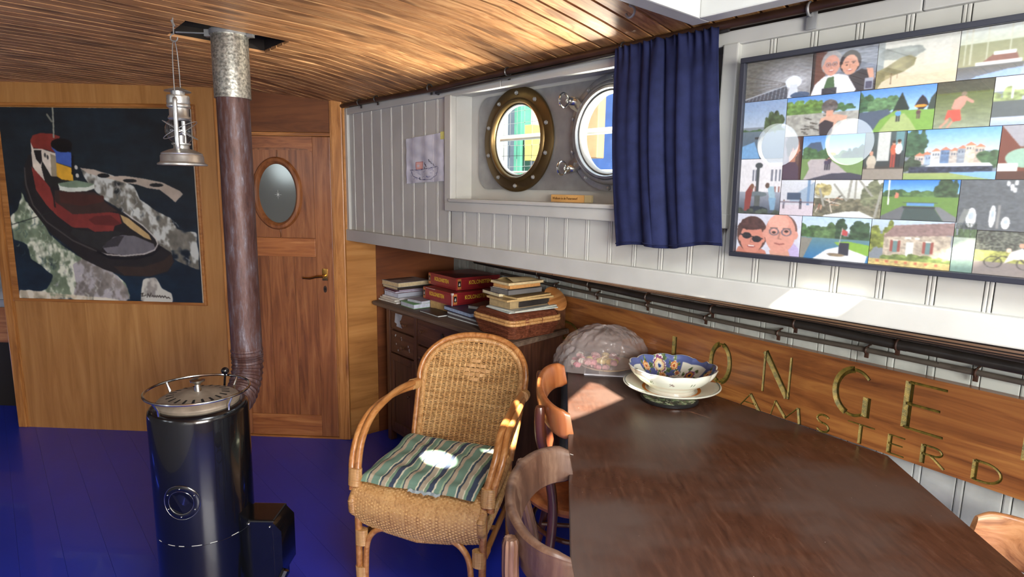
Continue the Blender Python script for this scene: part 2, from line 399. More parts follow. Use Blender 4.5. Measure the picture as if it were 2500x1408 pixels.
def vmin_at(u):          # the front bulkhead cuts the boards that lie ahead of it
    # front wall line in (u,v): through (0,0.014) heading to (-1.40,-1.48)
    return max(-3.2, -1.062 * abs(u)) if False else -3.2
def vmax_at(u):
    return .07 if u > .03 else (u * 1.07 + .06)
bk = MB()
def segs(u0, u1):
    um = (u0 + u1) / 2; a, b = -3.2, vmax_at(um); out = [(a, b)]
    for (h0, h1, h2, h3) in (HOLE, SKY):
        if h0 < um < h1:
            new = []
            for (x, y) in out:
                if x < h2: new.append((x, min(y, h2)))
                if y > h3: new.append((max(x, h3), y))
            out = new
    return out
PIT = .067; NP = 104
for i in range(NP):
    u0 = -1.55 + i * PIT; 
    if vmax_at(u0) < -3.0: continue
    for (a, b) in segs(u0, u0 + PIT): strip(bk, u0, u0 + PIT, a, b, .010, .05, 10)
ceiling = bk.obj('ceiling', M_gap, M=MW, kind='structure')
for i in range(NP):
    u0 = -1.55 + i * PIT + .004
    for (a, b) in segs(u0, u0 + PIT - .008):
        pl = MB(); strip(pl, u0, u0 + PIT - .0105, a, b - .0, 0, .012, 14); pl.obj('plank', M_ceil, ceiling)
# dark flue box above the hole
fb = MB(); fb.box(HOLE[0] - .01, HOLE[2] - .01, 2.09, HOLE[1] + .01, HOLE[3] + .01, 2.2); fb.obj('flue_box', M_dark, ceiling)
# skylight coaming and an added unseen lid, its gaps cut to shape the sun patches
co = MB(); u0, u1, v0, v1 = SKY
for (a, b, c, d) in ((u0 - .05, u0, v0 - .05, v1 + .05), (u1, u1 + .05, v0 - .05, v1 + .05), (u0, u1, v0 - .05, v0), (u0, u1, v1, v1 + .05)):
    co.cham(a, c, 1.925, b, d, 2.36, .004)
sky = co.obj('window_3', M_white, M=MW, kind='structure')
bd = MB()
for (a, b, c, d) in ((u0 - .012, u0 + .012, v0, v1), (u0, u1, v1 - .012, v1 + .012)): bd.cham(a, c, 1.985, b, d, 2.03, .003)
bd.obj('inner_bead', M_white, sky)
SUN_GAPS = [[(2.995, -.639), (3.035, -.629), (3.082, -.646), (3.203, -.69), (3.22, -.858), (3.226, -.935), (3.229, -1.021), (3.21, -1.045), (3.12, -.955), (3.097, -.878)],
      [(3.411, -.61), (3.44, -.558), (3.603, -.558), (3.59, -.60)], [(3.625, -.528), (3.66, -.508), (3.722, -.520), (3.732, -.534), (3.64, -.536)],
      circ(2.93, -1.30, .085, 16, .055), [(2.96, -1.12), (2.99, -1.13), (3.05, -1.06), (3.02, -1.03)], [(2.889, -.926), (2.946, -.889), (3.018, -.966), (3.02, -1.0)],
      [(3.15, -.612), (3.24, -.607), (3.23, -.655), (3.19, -.66)]]
sun_mask = MB(); sun_mask.holed([(u0 - .05, v0 - .05), (u1 + .05, v0 - .05), (u1 + .05, v1 + .05), (u0 - .05, v1 + .05)], SUN_GAPS, 2.36, 2.375)
sun_mask.obj('lid', M_white, sky)
# ================================================================ front bulkhead (frame F: x along wall, y away, z up)
def frame_obj(name, mat, fn, M, parent=None, kind='structure'):
    mb = MB(); fn(mb); return mb.obj(name, mat, parent, None if parent else M, kind if not parent else None)
wf = MB(); wf.box(-2.06, .0, 0, -.73, .04, 2.12); wf.box(-.73, .03, 1.80, -.02, .05, 2.12); wf.box(-.75, .04, 0, -.02, .06, 1.84)
wall_front = wf.obj('wall_front', M_ply, M=MF, kind='structure')
hp = MB(); hp.box(-.73, .008, 1.80, -.085, .03, 2.1); hp.obj('header_panel', wood('brown_ply', (84, 46, 22), (118, 70, 36), (134, 84, 46), 'X', .5, .5, .05, 0, .03), wall_front)
tr = MB(); tr.cham(-2.108, -.012, 0, -2.055, .05, 2.06, .006); tr.cham(-2.055, -.006, 0, -2.045, .0, 2.06, .002); tr.obj('edge_trim', M_trimw, wall_front)
tr = MB(); tr.cham(-.745, -.014, 0, -.70, .045, 2.03, .006); tr.obj('edge_trim', M_trimw, wall_front)
tr = MB(); tr.cham(-.73, .002, 1.778, -.085, .03, 1.798, .003); tr.obj('head_trim', M_trimx, wall_front)
tr = MB(); tr.cham(-.083, -.016, 0, -.020, .045, 2.02, .006); tr.cham(-.094, -.006, 0, -.083, .045, 2.0, .003); tr.obj('door_post', M_trimw, wall_front)
tr = MB(); tr.box(-.73, -.01, 0, -.02, .03, .010); tr.obj('sill', M_trimx, wall_front)
# side deck end bulkhead (u = 0 plane of the hull side)
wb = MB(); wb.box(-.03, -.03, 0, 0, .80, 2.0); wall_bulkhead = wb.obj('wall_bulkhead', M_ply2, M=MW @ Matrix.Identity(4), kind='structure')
sp = MB(); sp.box(0.0, .16, 0, .004, .80, 1.25); sp.obj('panel', wood('bulkhead_shade_ply', (84, 44, 22), (112, 62, 32), (134, 80, 42), 'Y', .45, .5, .05, 0, .03, 0, .3, .7), wall_bulkhead)  # darker plywood copy, the shade under the side deck put into its colour
# ---- door (in the front bulkhead)
dz0, dz1 = .012, 1.775; dx0, dx1 = -.70, -.095
dm = MB(); dm.box(dx0, .012, dz0, dx1, .035, dz1); door = dm.obj('door_1', M_mahog, M=MF, kind='structure')
def dpart(nm, b, mat, c=.003):
    m = MB(); m.cham(*b, c); return m.obj(nm, mat, door)
dpart('stile', (-.196, -.004, dz0, dx1, .014, dz1), M_mahog)
dpart('stile', (dx0, -.004, dz0, -.622, .014, dz1), M_mahog)
# arched top rail
arc = [(-.622, dz1), (-.622, 1.70)] + [(-.622 + .426 * t, 1.690 + .022 * math.sin(math.pi * (t * .6 + .2))) for t in [i / 14 for i in range(1, 14)]] + [(-.196, 1.685), (-.196, dz1)]
m = MB(); m.prism([(x, z) for x, z in arc][::-1], -.004, .014, T=XZ); m.obj('top_rail', M_mahogx, door)
dpart('lock_rail', (-.622, -.006, 1.100, -.196, .014, 1.207), M_mahogx)
dpart('bottom_rail', (-.622, -.004, dz0, -.196, .014, .143), M_mahogx)
for a, b in ((-.622, -.402), (-.399, -.196)):
    hole = circ(-.408, 1.458, .108, 40, .166)
    xs = [p for p in hole if a < p[0] < b]
    m = MB()
    if a < -.5: poly = [(a, 1.21)] + [(b, 1.21)] + [p for p in sorted([q for q in hole if q[0] < b and q[1] < 1.458], key=lambda q: -q[0])] + [p for p in sorted([q for q in hole if q[0] < b and q[1] >= 1.458], key=lambda q: q[0])] + [(b, 1.70), (a, 1.70)]
    else: poly = [(a, 1.21)] + [(b, 1.21), (b, 1.70), (a, 1.70)] + [p for p in sorted([q for q in hole if q[0] > a and q[1] >= 1.458], key=lambda q: q[0])] + [p for p in sorted([q for q in hole if q[0] > a and q[1] < 1.458], key=lambda q: -q[0])]
    m.holed(poly, [], .001, .013, T=XZ); m.obj('upper_board', M_mahog, door)
for a, b in ((-.622, -.477), (-.4755, -.3285), (-.327, -.196)):
    m = MB(); m.cham(a, .002, .143, b, .013, 1.10, .0015); m.obj('lower_board', M_mahog, door)
# oval light
T_ov = MF @ Tr(-.408, 0, 1.458)
fr = MB()
def ovring(mb, prof, rx, rz, n=48):
    vs = []; fs = []; k = len(prof)
    for (d, y) in prof:
        for j in range(n):
            a = 2 * math.pi * j / n; vs.append(((rx + d) * math.cos(a) - .408, y, (rz + d) * math.sin(a) + 1.458))
    for i in range(k - 1):
        for j in range(n): fs.append((i * n + j, i * n + (j + 1) % n, (i + 1) * n + (j + 1) % n, (i + 1) * n + j))
    mb.add(vs, fs, 0, True)
ovring(fr, [(.038, .004), (.038, -.008), (.030, -.018), (.016, -.020), (.006, -.012), (.0, .0), (-.003, .006)], .108, .166)
fr.obj('oval_frame', M_mahog, door)
og = MB(); og.prism(circ(-.408, 1.458, .109, 40, .167), .002, .006, T=XZ)
gm, nt, b = nt_new('etched_glass'); b.inputs['Base Color'].default_value = lin((118, 122, 118)); b.inputs['Roughness'].default_value = .12; b.inputs['Metallic'].default_value = .55
pane = og.obj('oval_pane', gm, door)
st = MB()
for k in range(8):
    a = math.pi * k / 4; L_ = .026 if k % 2 == 0 else .016
    st.tube([(-.405, .0015, 1.452), (-.405 + L_ * math.cos(a) * .8, .0015, 1.452 + L_ * math.sin(a))], [.0014, .0003], 4)
st.obj('etched_star', paint('frost', (210, 215, 210), .6), door)
# brass lever + keyhole
hd = MB(); hd.cham(-.162, -.009, .965, -.128, -.003, 1.035, .003); 
hd.tube([(-.146, -.006, .995), (-.146, -.035, .993)], .008, 10); hd.tube(smooth_path([(-.146, -.036, .993), (-.185, -.038, .990), (-.225, -.036, .980), (-.265, -.034, .982)], 5), [.008] * 6 + [.007] * 5 + [.006] * 4 + [.008], 8)
hd.obj('door_handle', paint('polished_brass', (206, 160, 84), .2, 0, .1, 1), door)
kh = MB(); kh.prism(circ(-.147, .915, .010, 14, .02), -.008, -.003, T=XZ); kh.prism(circ(-.147, .915, .004, 10, .009), -.0085, -.0078, 1, T=XZ)
kh.obj('keyhole_plate', [M_brown, M_dark], door)
# recess behind the left opening: bunk space
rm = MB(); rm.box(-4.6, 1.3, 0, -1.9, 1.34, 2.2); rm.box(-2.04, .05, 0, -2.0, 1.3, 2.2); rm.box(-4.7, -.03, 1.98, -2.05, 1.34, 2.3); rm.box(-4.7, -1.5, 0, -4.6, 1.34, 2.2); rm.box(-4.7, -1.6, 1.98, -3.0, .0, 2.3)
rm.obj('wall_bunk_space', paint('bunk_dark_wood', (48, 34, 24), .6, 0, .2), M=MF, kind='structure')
# ================================================================ right side: cabin trunk wall (frame W)
BX = (1.02, 2.30, 1.458, 1.902)   # window box opening u0,u1,z0,z1
wr = MB()
wr.box(-.01, .014, 1.222, BX[0] - .0205, .13, 1.99); wr.box(BX[1] + .0205, .014, 1.222, 5.3, .13, 1.99); wr.box(BX[0] - .02, .014, 1.222, BX[1] + .02, .13, BX[2] - .021); wr.box(BX[0] - .02, .014, BX[3] + .021, BX[1] + .02, .13, 1.99)
wall_right = wr.obj('wall_right', M_gap, M=MW, kind='structure')
PB = .1024
for k in range(-1, 50):
    a = .082 + k * PB; b = a + PB; a0 = max(a, .004)
    spans = [(1.255, 1.90)]
    if b > .99 and a < 2.33:
        spans = [(1.255, 1.41)]
        if a < .97: spans = [(1.255, 1.90)]; b = .99
    for (z0, z1) in spans:
        m = MB(); m.cham(a0 + .0012, -.001, z0, b - .0165, .013, z1, .0018)
        m.cham(b - .0155, -.003, z0, b - .0085, .013, z1, .0022); m.cham(b - .0078, -.003, z0, b - .0008, .013, z1, .0022)
        m.obj('board', M_white, wall_right)
def wtrim(nm, boxes, mat=M_white, c=.004, parent=None, kind='structure', M=MW):
    m = MB()
    for b in boxes: m.cham(*b, c)
    return m.obj(nm, mat, parent, None if parent else M, None if parent else kind)
wtrim('trim_1', [(0.0, -.014, 1.894, 1.35, .012, 1.932), (1.3508, -.014, 1.894, 2.76, .012, 1.932), (2.7612, -.015, 1.894, 5.3, .012, 1.932)])
wtrim('trim_2', [(-.004, -.016, 1.255, .026, .012, 1.93)])
# fascia (the lower beam) in two lengths, with the bright butt joint
wtrim('trim_3', [(-.004, -.024, 1.200, .862, .02, 1.263), (.8665, -.024, 1.200, 5.3, .02, 1.263)])
# window box and trims
wb1 = MB(); u0, u1, z0, z1 = BX
wb1.box(u0, .012, z0 - .02, u1, .105, z0); wb1.box(u0, .012, z1, u1, .105, z1 + .02); wb1.box(u0 - .02, .012, z0, u0, .105, z1); wb1.box(u1, .012, z0, u1 + .02, .105, z1)
pc1 = (1.345, 1.70); pc2 = (1.838, 1.70)
wb1.holed([(u0, z0), (u1, z0), (u1, z1), (u0, z1)], [circ(*pc1, .155, 36), circ(*pc2, .155, 36)], .097, .112, T=XZ)
window = wb1.obj('window_1', M_white, M=MW, kind='structure')
pm = MB(); pm.holed(rrect(1.082, 1.502, 2.22, 1.888, .07), [circ(*pc1, .153, 36), circ(*pc2, .153, 36)], .090, .097, T=XZ); pm.obj('steel_plate', M_steel, window)
wtrim('window_trim', [(.974, -.020, 1.404, 1.021, .012, 1.898)], parent=window)
wtrim('window_trim', [(.978, -.022, 1.404, 2.345, .012, 1.444), (1.016, -.030, 1.444, 2.31, .02, 1.458), (2.298, -.020, 1.404, 2.343, .012, 1.898)], parent=window)
# ---- porthole helper: lathe about the v axis
def port(cx, cz, prof, n=56): return [(r, z) for r, z in prof]
AXV = lambda cx, cz: Tr(cx, .09, cz) @ Rx(math.pi / 2)       # local z -> -v (into the room)
def bolts(mb, T, R, k, a0, r=.0085, h=.010, z=.014, only=None):
    for i in range(k):
        if only and i not in only: continue
        a = a0 + 2 * math.pi * i / k; c = (R * math.cos(a), R * math.sin(a))
        mb.prism([(c[0] + r * math.cos(q), c[1] + r * math.sin(q)) for q in [math.pi / 3 * j + a for j in range(6)]], z, z + h * .6, T=T)
        mb.lathe([(r * .62, z + h * .5), (r * .62, z + h), (r * .3, z + h * 1.2), (0, z + h * 1.2)], 10, T=T @ Tr(c[0], c[1], 0))
p1 = MB(); T1 = AXV(*pc1)
p1.lathe([(.2, 0), (.207, .003), (.207, .012), (.203, .015), (.165, .015), (.160, .022), (.152, .024), (.147, .020), (.1445, .008), (.1435, -.02), (.15, -.02)], 64, T=T1)
P1 = p1.obj('porthole_ring', M_brass, window, label='bronze ring with hexagonal bolts')
m = MB(); bolts(m, T1, .183, 10, math.radians(18)); m.obj('bolt', M_steel, P1)
m = MB(); m.lathe([(.144, -.004), (.1405, .004), (.137, .002), (.136, -.012), (.144, -.012)], 56, T=T1); m.obj('rubber_seal', M_white2, P1)
m = MB(); m.lathe([(0, -.006), (.141, -.006)], 48, T=T1, smooth=False); m.obj('porthole_pane', M_glass, P1)
p2 = MB(); T2 = AXV(*pc2)
p2.lathe([(.198, 0), (.200, .002), (.200, .010), (.196, .012), (.178, .012), (.176, .020), (.168, .030), (.160, .032), (.158, .028), (.156, .034), (.148, .036), (.1445, .030), (.143, .012), (.142, -.02), (.15, -.02)], 64, T=T2)
P2 = p2.obj('porthole_ring', M_alu, window, label='grey aluminium ring with screw eyes')
m = MB(); bolts(m, T2, .187, 10, math.radians(18), z=.011); m.obj('bolt', M_steel, P2)
m = MB(); m.lathe([(.1425, .020), (.139, .024), (.134, .018), (.133, 0), (.142, 0)], 56, T=T2); m.obj('rubber_seal', M_white, P2)
m = MB(); m.lathe([(0, .003), (.139, .003)], 48, T=T2, smooth=False); m.obj('porthole_pane', M_glass, P2)
for ang in (146, 214, 34, -34):
    a = math.radians(ang); cx, cy = .212 * math.cos(a), .212 * math.sin(a); e = MB()
    # lug, stem and ring nut
    T = T2 @ Tr(cx, cy, 0) @ Rz(a); TR = T2 @ Tr(cx, cy, 0)
    e.prism([(-.055, -.016), (-.01, -.022), (.012, -.014), (.012, .014), (-.01, .022), (-.055, .016)], .016, .030, T=T)
    e.lathe([(.006, .0), (.006, .05)], 10, T=T); e.lathe([(.0135, .030), (.0135, .045), (.009, .05)], 12, T=T)
    ring = [(.0, .024 * math.cos(q), .070 + .022 * math.sin(q)) for q in [2 * math.pi * j / 22 for j in range(22)]]
    e.tube(ring, .0042, 8, closed=True, T=TR)
    e.obj('screw_eye', M_chrome, P2)
# ================================================================ hull side under the deck (frame H)
wh = MB(); wh.box(-.15, .02, 0, 5.4, .06, 1.25, T=None); wall_hull = wh.obj('wall_hull', M_gap, M=MH, kind='structure')
for k in range(0, 52):
    a = -.12 + k * .1045; m = MB(); m.cham(a + .001, 0, 0, a + .084, .02, 1.22, .002); m.cham(a + .0855, -.001, 0, a + .1035, .02, 1.22, .004); m.obj('board', M_white2, wall_hull)
# side deck lining, sloping from the fascia down to the hull
sd = MB(); vs = []
def sof(u, t): return (u, .014 + (0.726 - .13 * u - .014) * t, 1.204 - .114 * max(t, 0) ** .5)
def sofquad(mb, u0, u1, t0, t1, th=.012):
    a = [sof(u0, t0), sof(u1, t0), sof(u1, t1), sof(u0, t1)]; b = [(x, y, z + th) for x, y, z in a]
    mb.add(a + b, [(0, 1, 2, 3), (4, 7, 6, 5), (0, 4, 5, 1), (1, 5, 6, 2), (2, 6, 7, 3), (3, 7, 4, 0)])
[sofquad(sd, 0, 5.3, (q / 8) ** 2, ((q + 1) / 8) ** 2, .012) for q in range(8)]; sdo = sd.obj('ceiling_side_deck', M_gap, M=MW @ Tr(0, .022, .014), kind='structure')
M_sof = wood('weathered_lining', (140, 112, 84), (196, 166, 130), (226, 200, 164), 'X', .8, .6, .2, 0, .12)
for k in range(52):
    m = MB(); ua = .02 + k * .1; ub = ua + .0975; ts = [(q / 16) ** 2 for q in range(17)]; sh = lambda t: -.55 * t
    vs = []
    for t in ts:
        for uu in (ua, ub): x, y, z = sof(max(0.001, uu + sh(t)), t); vs += [(x, y, z - .004), (x, y, z + .004)]
    fs = []
    for q in range(16):
        a = q * 4; b = a + 4; fs += [(a, a + 2, b + 2, b), (a + 1, b + 1, b + 3, a + 3), (a, b, b + 1, a + 1), (a + 2, a + 3, b + 3, b + 2)]
    m.add(vs, fs + [(0, 1, 3, 2), (64, 66, 67, 65)], 0, True); m.obj('plank', M_sof, sdo)
dk = MB(); dk.box(-.2, .10, 1.24, 5.3, .80, 1.265); dk.box(-.2, .74, 1.265, 5.3, .80, 1.33); dk.obj('deck_edge', paint('deck_grey', (120, 124, 120), .6), sdo)
# ================================================================ far side and stern (seen only in reflections or from elsewhere)
op = MB(); op.holed([(-2.0, 0), (5.4, 0), (5.4, 2.0), (-2.0, 2.0)], [circ(.99, 1.70, .16, 28), circ(1.50, 1.70, .16, 28), circ(3.2, 1.70, .16, 28)], -3.2, -3.14, T=XZ)
op.obj('wall_left', M_white, M=MW, kind='structure')
sw = MB(); sw.box(5.3, -3.2, 0, 5.36, .9, 2.1); sw.obj('wall_back', M_ply2, M=MW, kind='structure')
# ================================================================ outside, seen through the portholes
ex = MB(); ex.tube([(-3, .72, 1.79), (4, .72, 1.79)], .016, 10); ex.tube([(-3, .72, 1.60), (4, .72, 1.60)], .006, 8)
for x in (-1.2, .3, 2.6): ex.tube([(x, .72, 1.3), (x, .72, 1.80)], .014, 8)
tag(ex.obj('deck_railing', paint('rail_white', (120, 124, 122), .4), M=MW), 'white horizontal deck railing outside the portholes', 'railing')
nt_ = MB()
for i in range(54): nt_.tube([(-2.4 + i * .062, .76 + .006 * math.sin(i * 1.7), 1.3), (-2.4 + i * .062 + .01 * math.sin(i), .76, 2.4)], .0016, 3)
for j in range(18): nt_.tube([(-2.5 + q * .4, .762, 1.32 + j * .062 + .006 * math.sin(q * 2 + j)) for q in range(10)], .0016, 3)
o = tag(nt_.obj('safety_net', paint('net_cord', (56, 62, 66), .7), M=MW), 'fine square mesh safety net strung along the railing', 'net'); 
def outside(nm, boxes, col, lab, cat):
    m = MB(); 
    for b in boxes: m.cham(*b, .006)
    return tag(m.obj(nm, paint('outside_' + nm + str(len(MATS)), col, .6), M=MW), lab, cat)
outside('hull_panel', [(-.12, 1.9, 1.3, 2.6, 1.95, 2.6)], (16, 46, 92), 'bright blue panelled boat side beyond the right porthole', 'boat')
outside('moored_cabin', [(-4.2, 2.2, 1.2, -.10, 2.3, 2.6)], (112, 118, 116), 'white cabin side of a neighbouring boat beyond the left porthole', 'boat')
outside('mooring_post', [(-.88, 2.0, 0, -.79, 2.12, 2.7)], (34, 88, 72), 'sea green post in front of the white neighbouring cabin', 'post')
outside('yellow_fender', [(-.72, 1.98, 1.75, -.62, 2.08, 2.05)], (120, 112, 52), 'yellow striped fender hanging outside the left porthole', 'fender')
outside('rope_fender', [(.90, .98, 1.68, .985, 1.04, 2.3)], (104, 84, 62), 'brown frayed rope fender hanging outside the right porthole', 'fender')
# ================================================================ rails, pipes and name board
def ring_clamp(mb, c, r, axis='X'):
    pts = [(c[0], c[1] + r * math.cos(q), c[2] + r * math.sin(q)) for q in [2 * math.pi * j / 14 for j in range(14)]]
    mb.tube(pts, .0035, 5, closed=True)
rl = thing('curtain_rail', 'long dark brown curtain pipe running under the ceiling edge above the white wall', 'rail', MW @ Tr(0, -.035, 1.945))
m = MB(); m.tube([(-.01, 0, -.004), (.9, 0, -.014), (1.4, 0, -.004), (2.2, 0, -.002), (4.8, 0, -.002)], .0115, 12); m.ball((-.015, 0, -.004), .015); m.obj('pipe', M_brown, rl)
for u in (.22, .40, .885, 1.415, 1.967, 2.53, 3.4):
    m = MB(); ring_clamp(m, (u, 0, -.005), .0145); m.cham(u - .007, .008, -.034, u + .007, .012, .0, .001) if u < 2.5 else m.cham(u - .013, .012, -.05, u + .013, .016, .006, .002)
    m.obj('clamp', M_steel if u > 2.5 else M_blackp, rl)
rr = MB(); rr.tube([(.93, -.032, 1.9135), (1.95, -.034, 1.926), (2.32, -.034, 1.930)], .006, 8); rr.tube([(.93, -.032, 1.9135), (.925, -.02, 1.912), (.93, .0, 1.912)], .005, 6)
tag(rr.obj('curtain_rod', M_blackp, M=MW), 'thin black curtain rod under the brown pipe, above the portholes', 'rod')
# hull pipes (frame H: s, y, z)
def hull_pipe(nm, lab, pts, y, r, clamps, mat, lean=0):
    t = thing(nm, lab, 'pipe', MH @ Tr(0, y, 0))
    full = [(pts[0][0] - .35, 0, pts[0][1] - .002)] + [(a, 0, b) for a, b in pts] + [(5.2, 0, pts[-1][1] + .01)]
    m = MB(); m.tube(smooth_path(full, 5), r, 12); m.obj('pipe', mat, t)
    for a, b in clamps:
        m = MB(); ring_clamp(m, (a, 0, b), r + .002); m.cham(a - .006, .0, b - r - .016, a + .006, .004, b - r, .001)
        m.tube([(a, 0, b + r), (a, -y * .5, b + r + .005), (a, -y, b + r + .006)], .003, 5)
        m.obj('clamp', M_brown, t)
hull_pipe('conduit_pipe', 'thick black conduit pipe running below the wooden deck lining above the name board', [(.737, 1.078), (1.034, 1.083), (1.423, 1.081), (1.783, 1.079), (2.107, 1.084), (2.203, 1.088), (2.429, 1.094), (2.728, 1.093), (3.004, 1.096)], -.06, .0145, [(1.034, 1.083), (1.429, 1.081), (1.787, 1.079), (2.109, 1.084), (2.429, 1.094), (2.732, 1.093), (3.3, 1.097)], M_blackp)
hull_pipe('cable_pipe', 'thinner grey cable pipe between the thick black conduit and the name board', [(.971, 1.030), (1.128, 1.030), (1.436, 1.033), (1.754, 1.037), (2.051, 1.037), (2.349, 1.041), (2.634, 1.050), (2.907, 1.053), (3.004, 1.055)], -.022, .008, [(1.128, 1.030), (1.44, 1.033), (1.754, 1.037), (2.051, 1.037), (2.349, 1.041), (2.634, 1.050), (2.907, 1.053)], paint('grey_pipe', (84, 78, 70), .5, .1, .15))
# ---- carved name board: boolean-carved V strokes with gilt lining
M_board = wood('carved_teak', (84, 46, 24), (138, 86, 44), (170, 118, 62), 'X', .7, .34, .12, .3, 0, .12, .3)
M_gilt = paint('old_gilt', (122, 104, 44), .42, .3, .22, .35, 60, tint=(78, 74, 34))
BO = MH @ Tr(0, -.034, 0)
nb = thing('name_board', 'long varnished wooden name board with carved gilded capital letters leaning on the hull planks', 'board', BO @ Tr(1.7, .0, .752))
strokes = []
def L(u0, z0, w, h, segs):            # letter-local strokes: (polyline, half width)
    for pl, hw in segs: strokes.append(([(u0 + x * w, z0 + y * h) for x, y in pl], hw))
def arcp(cx, cy, rx, ry, a0, a1, n=14): return [(cx + rx * math.cos(math.radians(a0 + (a1 - a0) * i / n)), cy + ry * math.sin(math.radians(a0 + (a1 - a0) * i / n))) for i in range(n + 1)]
T_, t_ = .0132, .0050
letters = []
def letter(ch, u0, z0, w, h, k=1.):
    A_, a_ = T_ * k, t_ * k
    G = {'J': [([(.75, 1), (.75, .25)], A_), (arcp(.4, .25, .35, .25, 0, -150, 8), a_)],
         'O': [(arcp(.5, .5, .42, .5, 100, 260), A_ * .85), (arcp(.5, .5, .42, .5, -80, 80), A_ * .85), (arcp(.5, .5, .42, .5, 76, 104, 4), a_), (arcp(.5, .5, .42, .5, 256, 284, 4), a_)],
         'N': [([(.1, 0), (.1, 1)], a_ * 1.2), ([(.1, 1), (.85, .02)], A_), ([(.88, 0), (.88, 1)], a_ * 1.2)],
         'G': [(arcp(.55, .5, .5, .5, 45, 95, 6), a_ * 1.3), (arcp(.55, .5, .5, .5, 95, 250), A_ * .9), (arcp(.55, .5, .5, .5, 250, 300, 6), a_ * 1.2), ([(.9, .46), (.9, .04)], A_)],
         'E': [([(.12, 0), (.12, 1)], A_), ([(.12, 1), (.95, 1)], a_), ([(.12, .53), (.85, .53)], a_), ([(.12, 0), (.98, 0)], a_)],
         'A': [([(0, 0), (.5, 1)], a_), ([(.5, 1), (1, 0)], A_), ([(.2, .36), (.78, .36)], a_)],
         'M': [([(0, 0), (.12, 1)], a_), ([(.12, 1), (.5, .1)], A_ * .9), ([(.5, .1), (.88, 1)], a_), ([(.9, 1), (.98, 0)], A_ * .9)],
         'S': [(arcp(.5, .76, .42, .24, 30, 270, 12), a_ * 1.5), (arcp(.5, .26, .42, .26, 90, -150, 12), a_ * 1.5)],
         'T': [([(.5, 0), (.5, 1)], A_ * .9), ([(0, 1), (1, 1)], a_)],
         'R': [([(.12, 0), (.12, 1)], A_), ([(.12, 1), (.5, 1)] + arcp(.5, .76, .38, .24, 90, -90, 8) + [(.12, .52)], a_ * 1.3), ([(.45, .5), (1, 0)], a_ * 1.6)],
         'D': [([(.12, 0), (.12, 1)], A_), ([(.12, 1), (.4, 1)] + arcp(.4, .5, .55, .5, 90, -90, 12) + [(.12, 0)], a_ * 1.5)]}[ch]
    letters.append((ch, [([(u0 + x * w, z0 + y * h) for x, y in pl], hw) for pl, hw in G]))
ku = 1.0084
letter('D', 1.19, .752 + .03, .14, .085, 1.0)
for ch, ul, ur, zb, zt in (('J', 1.835, 1.925, .80, .938), ('O', 2.072, 2.168, .815, .957), ('N', 2.285, 2.405, .832, .972), ('G', 2.535, 2.645, .845, .986), ('E', 2.728, 2.836, .858, .990), ('R', 3.0, 3.1, .865, 1.0)):
    letter(ch, ul * ku, zb, (ur - ul) * ku, zt - zb)
for ch, ul, ur, zb, zt in (('A', 2.215, 2.292, .756, .808), ('M', 2.335, 2.44, .760, .812), ('S', 2.49, 2.536, .762, .817), ('T', 2.588, 2.664, .766, .824), ('E', 2.702, 2.748, .769, .823), ('R', 2.786, 2.846, .773, .825), ('D', 2.905, 2.973, .776, .828), ('A', 3.02, 3.09, .78, .83), ('M', 3.13, 3.23, .78, .83)):
    letter(ch, ul * ku, zb, (ur - ul) * ku, zt - zb, .62)
def wedge(mb, pl, hw, dep, grow=0., y0=-.0012, mi=0, cap=True):
    # V-groove along a polyline in x/z; top edges at y0, bottom at y0+dep
    P = [Vector((a, 0, b)) for a, b in pl]; P = [p for i, p in enumerate(P) if i == 0 or (p - P[i - 1]).length > 1e-5]; k = len(P); vs = []
    for i in range(k):
        a = P[max(i - 1, 0)]; c = P[min(i + 1, k - 1)]; t = (c - a).normalized(); nrm = Vector((t.z, 0, -t.x)); e = t * (grow + .001) * (-1 if i == 0 else 1 if i == k - 1 else 0)
        q = P[i] + e
        vs += [(q + nrm * (hw + grow)) + Vector((0, y0, 0)), (q - nrm * (hw + grow)) + Vector((0, y0, 0)), q + Vector((0, y0 + dep + grow, 0))]
    fs = []
    for i in range(k - 1):
        a = i * 3; b = a + 3
        fs += [(a + 1, a + 2, b + 2, b + 1), (a + 2, a, b, b + 2)]
        if cap: fs.append((a, a + 1, b + 1, b))
    if cap: fs += [(0, 2, 1), ((k - 1) * 3, (k - 1) * 3 + 1, (k - 1) * 3 + 2)]
    else: fs += [(0, 2, 1), ((k - 1) * 3, (k - 1) * 3 + 1, (k - 1) * 3 + 2)]
    mb.add(vs, fs, mi)
OFFB = (1.7, 0, .752)
def board_shape():
    m = MB(off=OFFB); zt = lambda s: .990 + .0115 * (s - .9)
    zb = lambda s: .752 + .006 * (s - 2.7) * (1 if s > 2.7 else 0)
    s0, s1 = .55, 3.9
    vs = [(s0, 0, .750), (s1, 0, .768), (s1, 0, zt(s1)), (s0, 0, zt(s0))]
    b = [(x, .03, z) for x, _, z in vs]
    m.add(vs + b, [(0, 1, 2, 3), (7, 6, 5, 4), (0, 4, 5, 1), (1, 5, 6, 2), (2, 6, 7, 3), (3, 7, 4, 0)]); return m
bo = board_shape().obj('board', [M_board, M_gilt], nb)
cur = bo.data
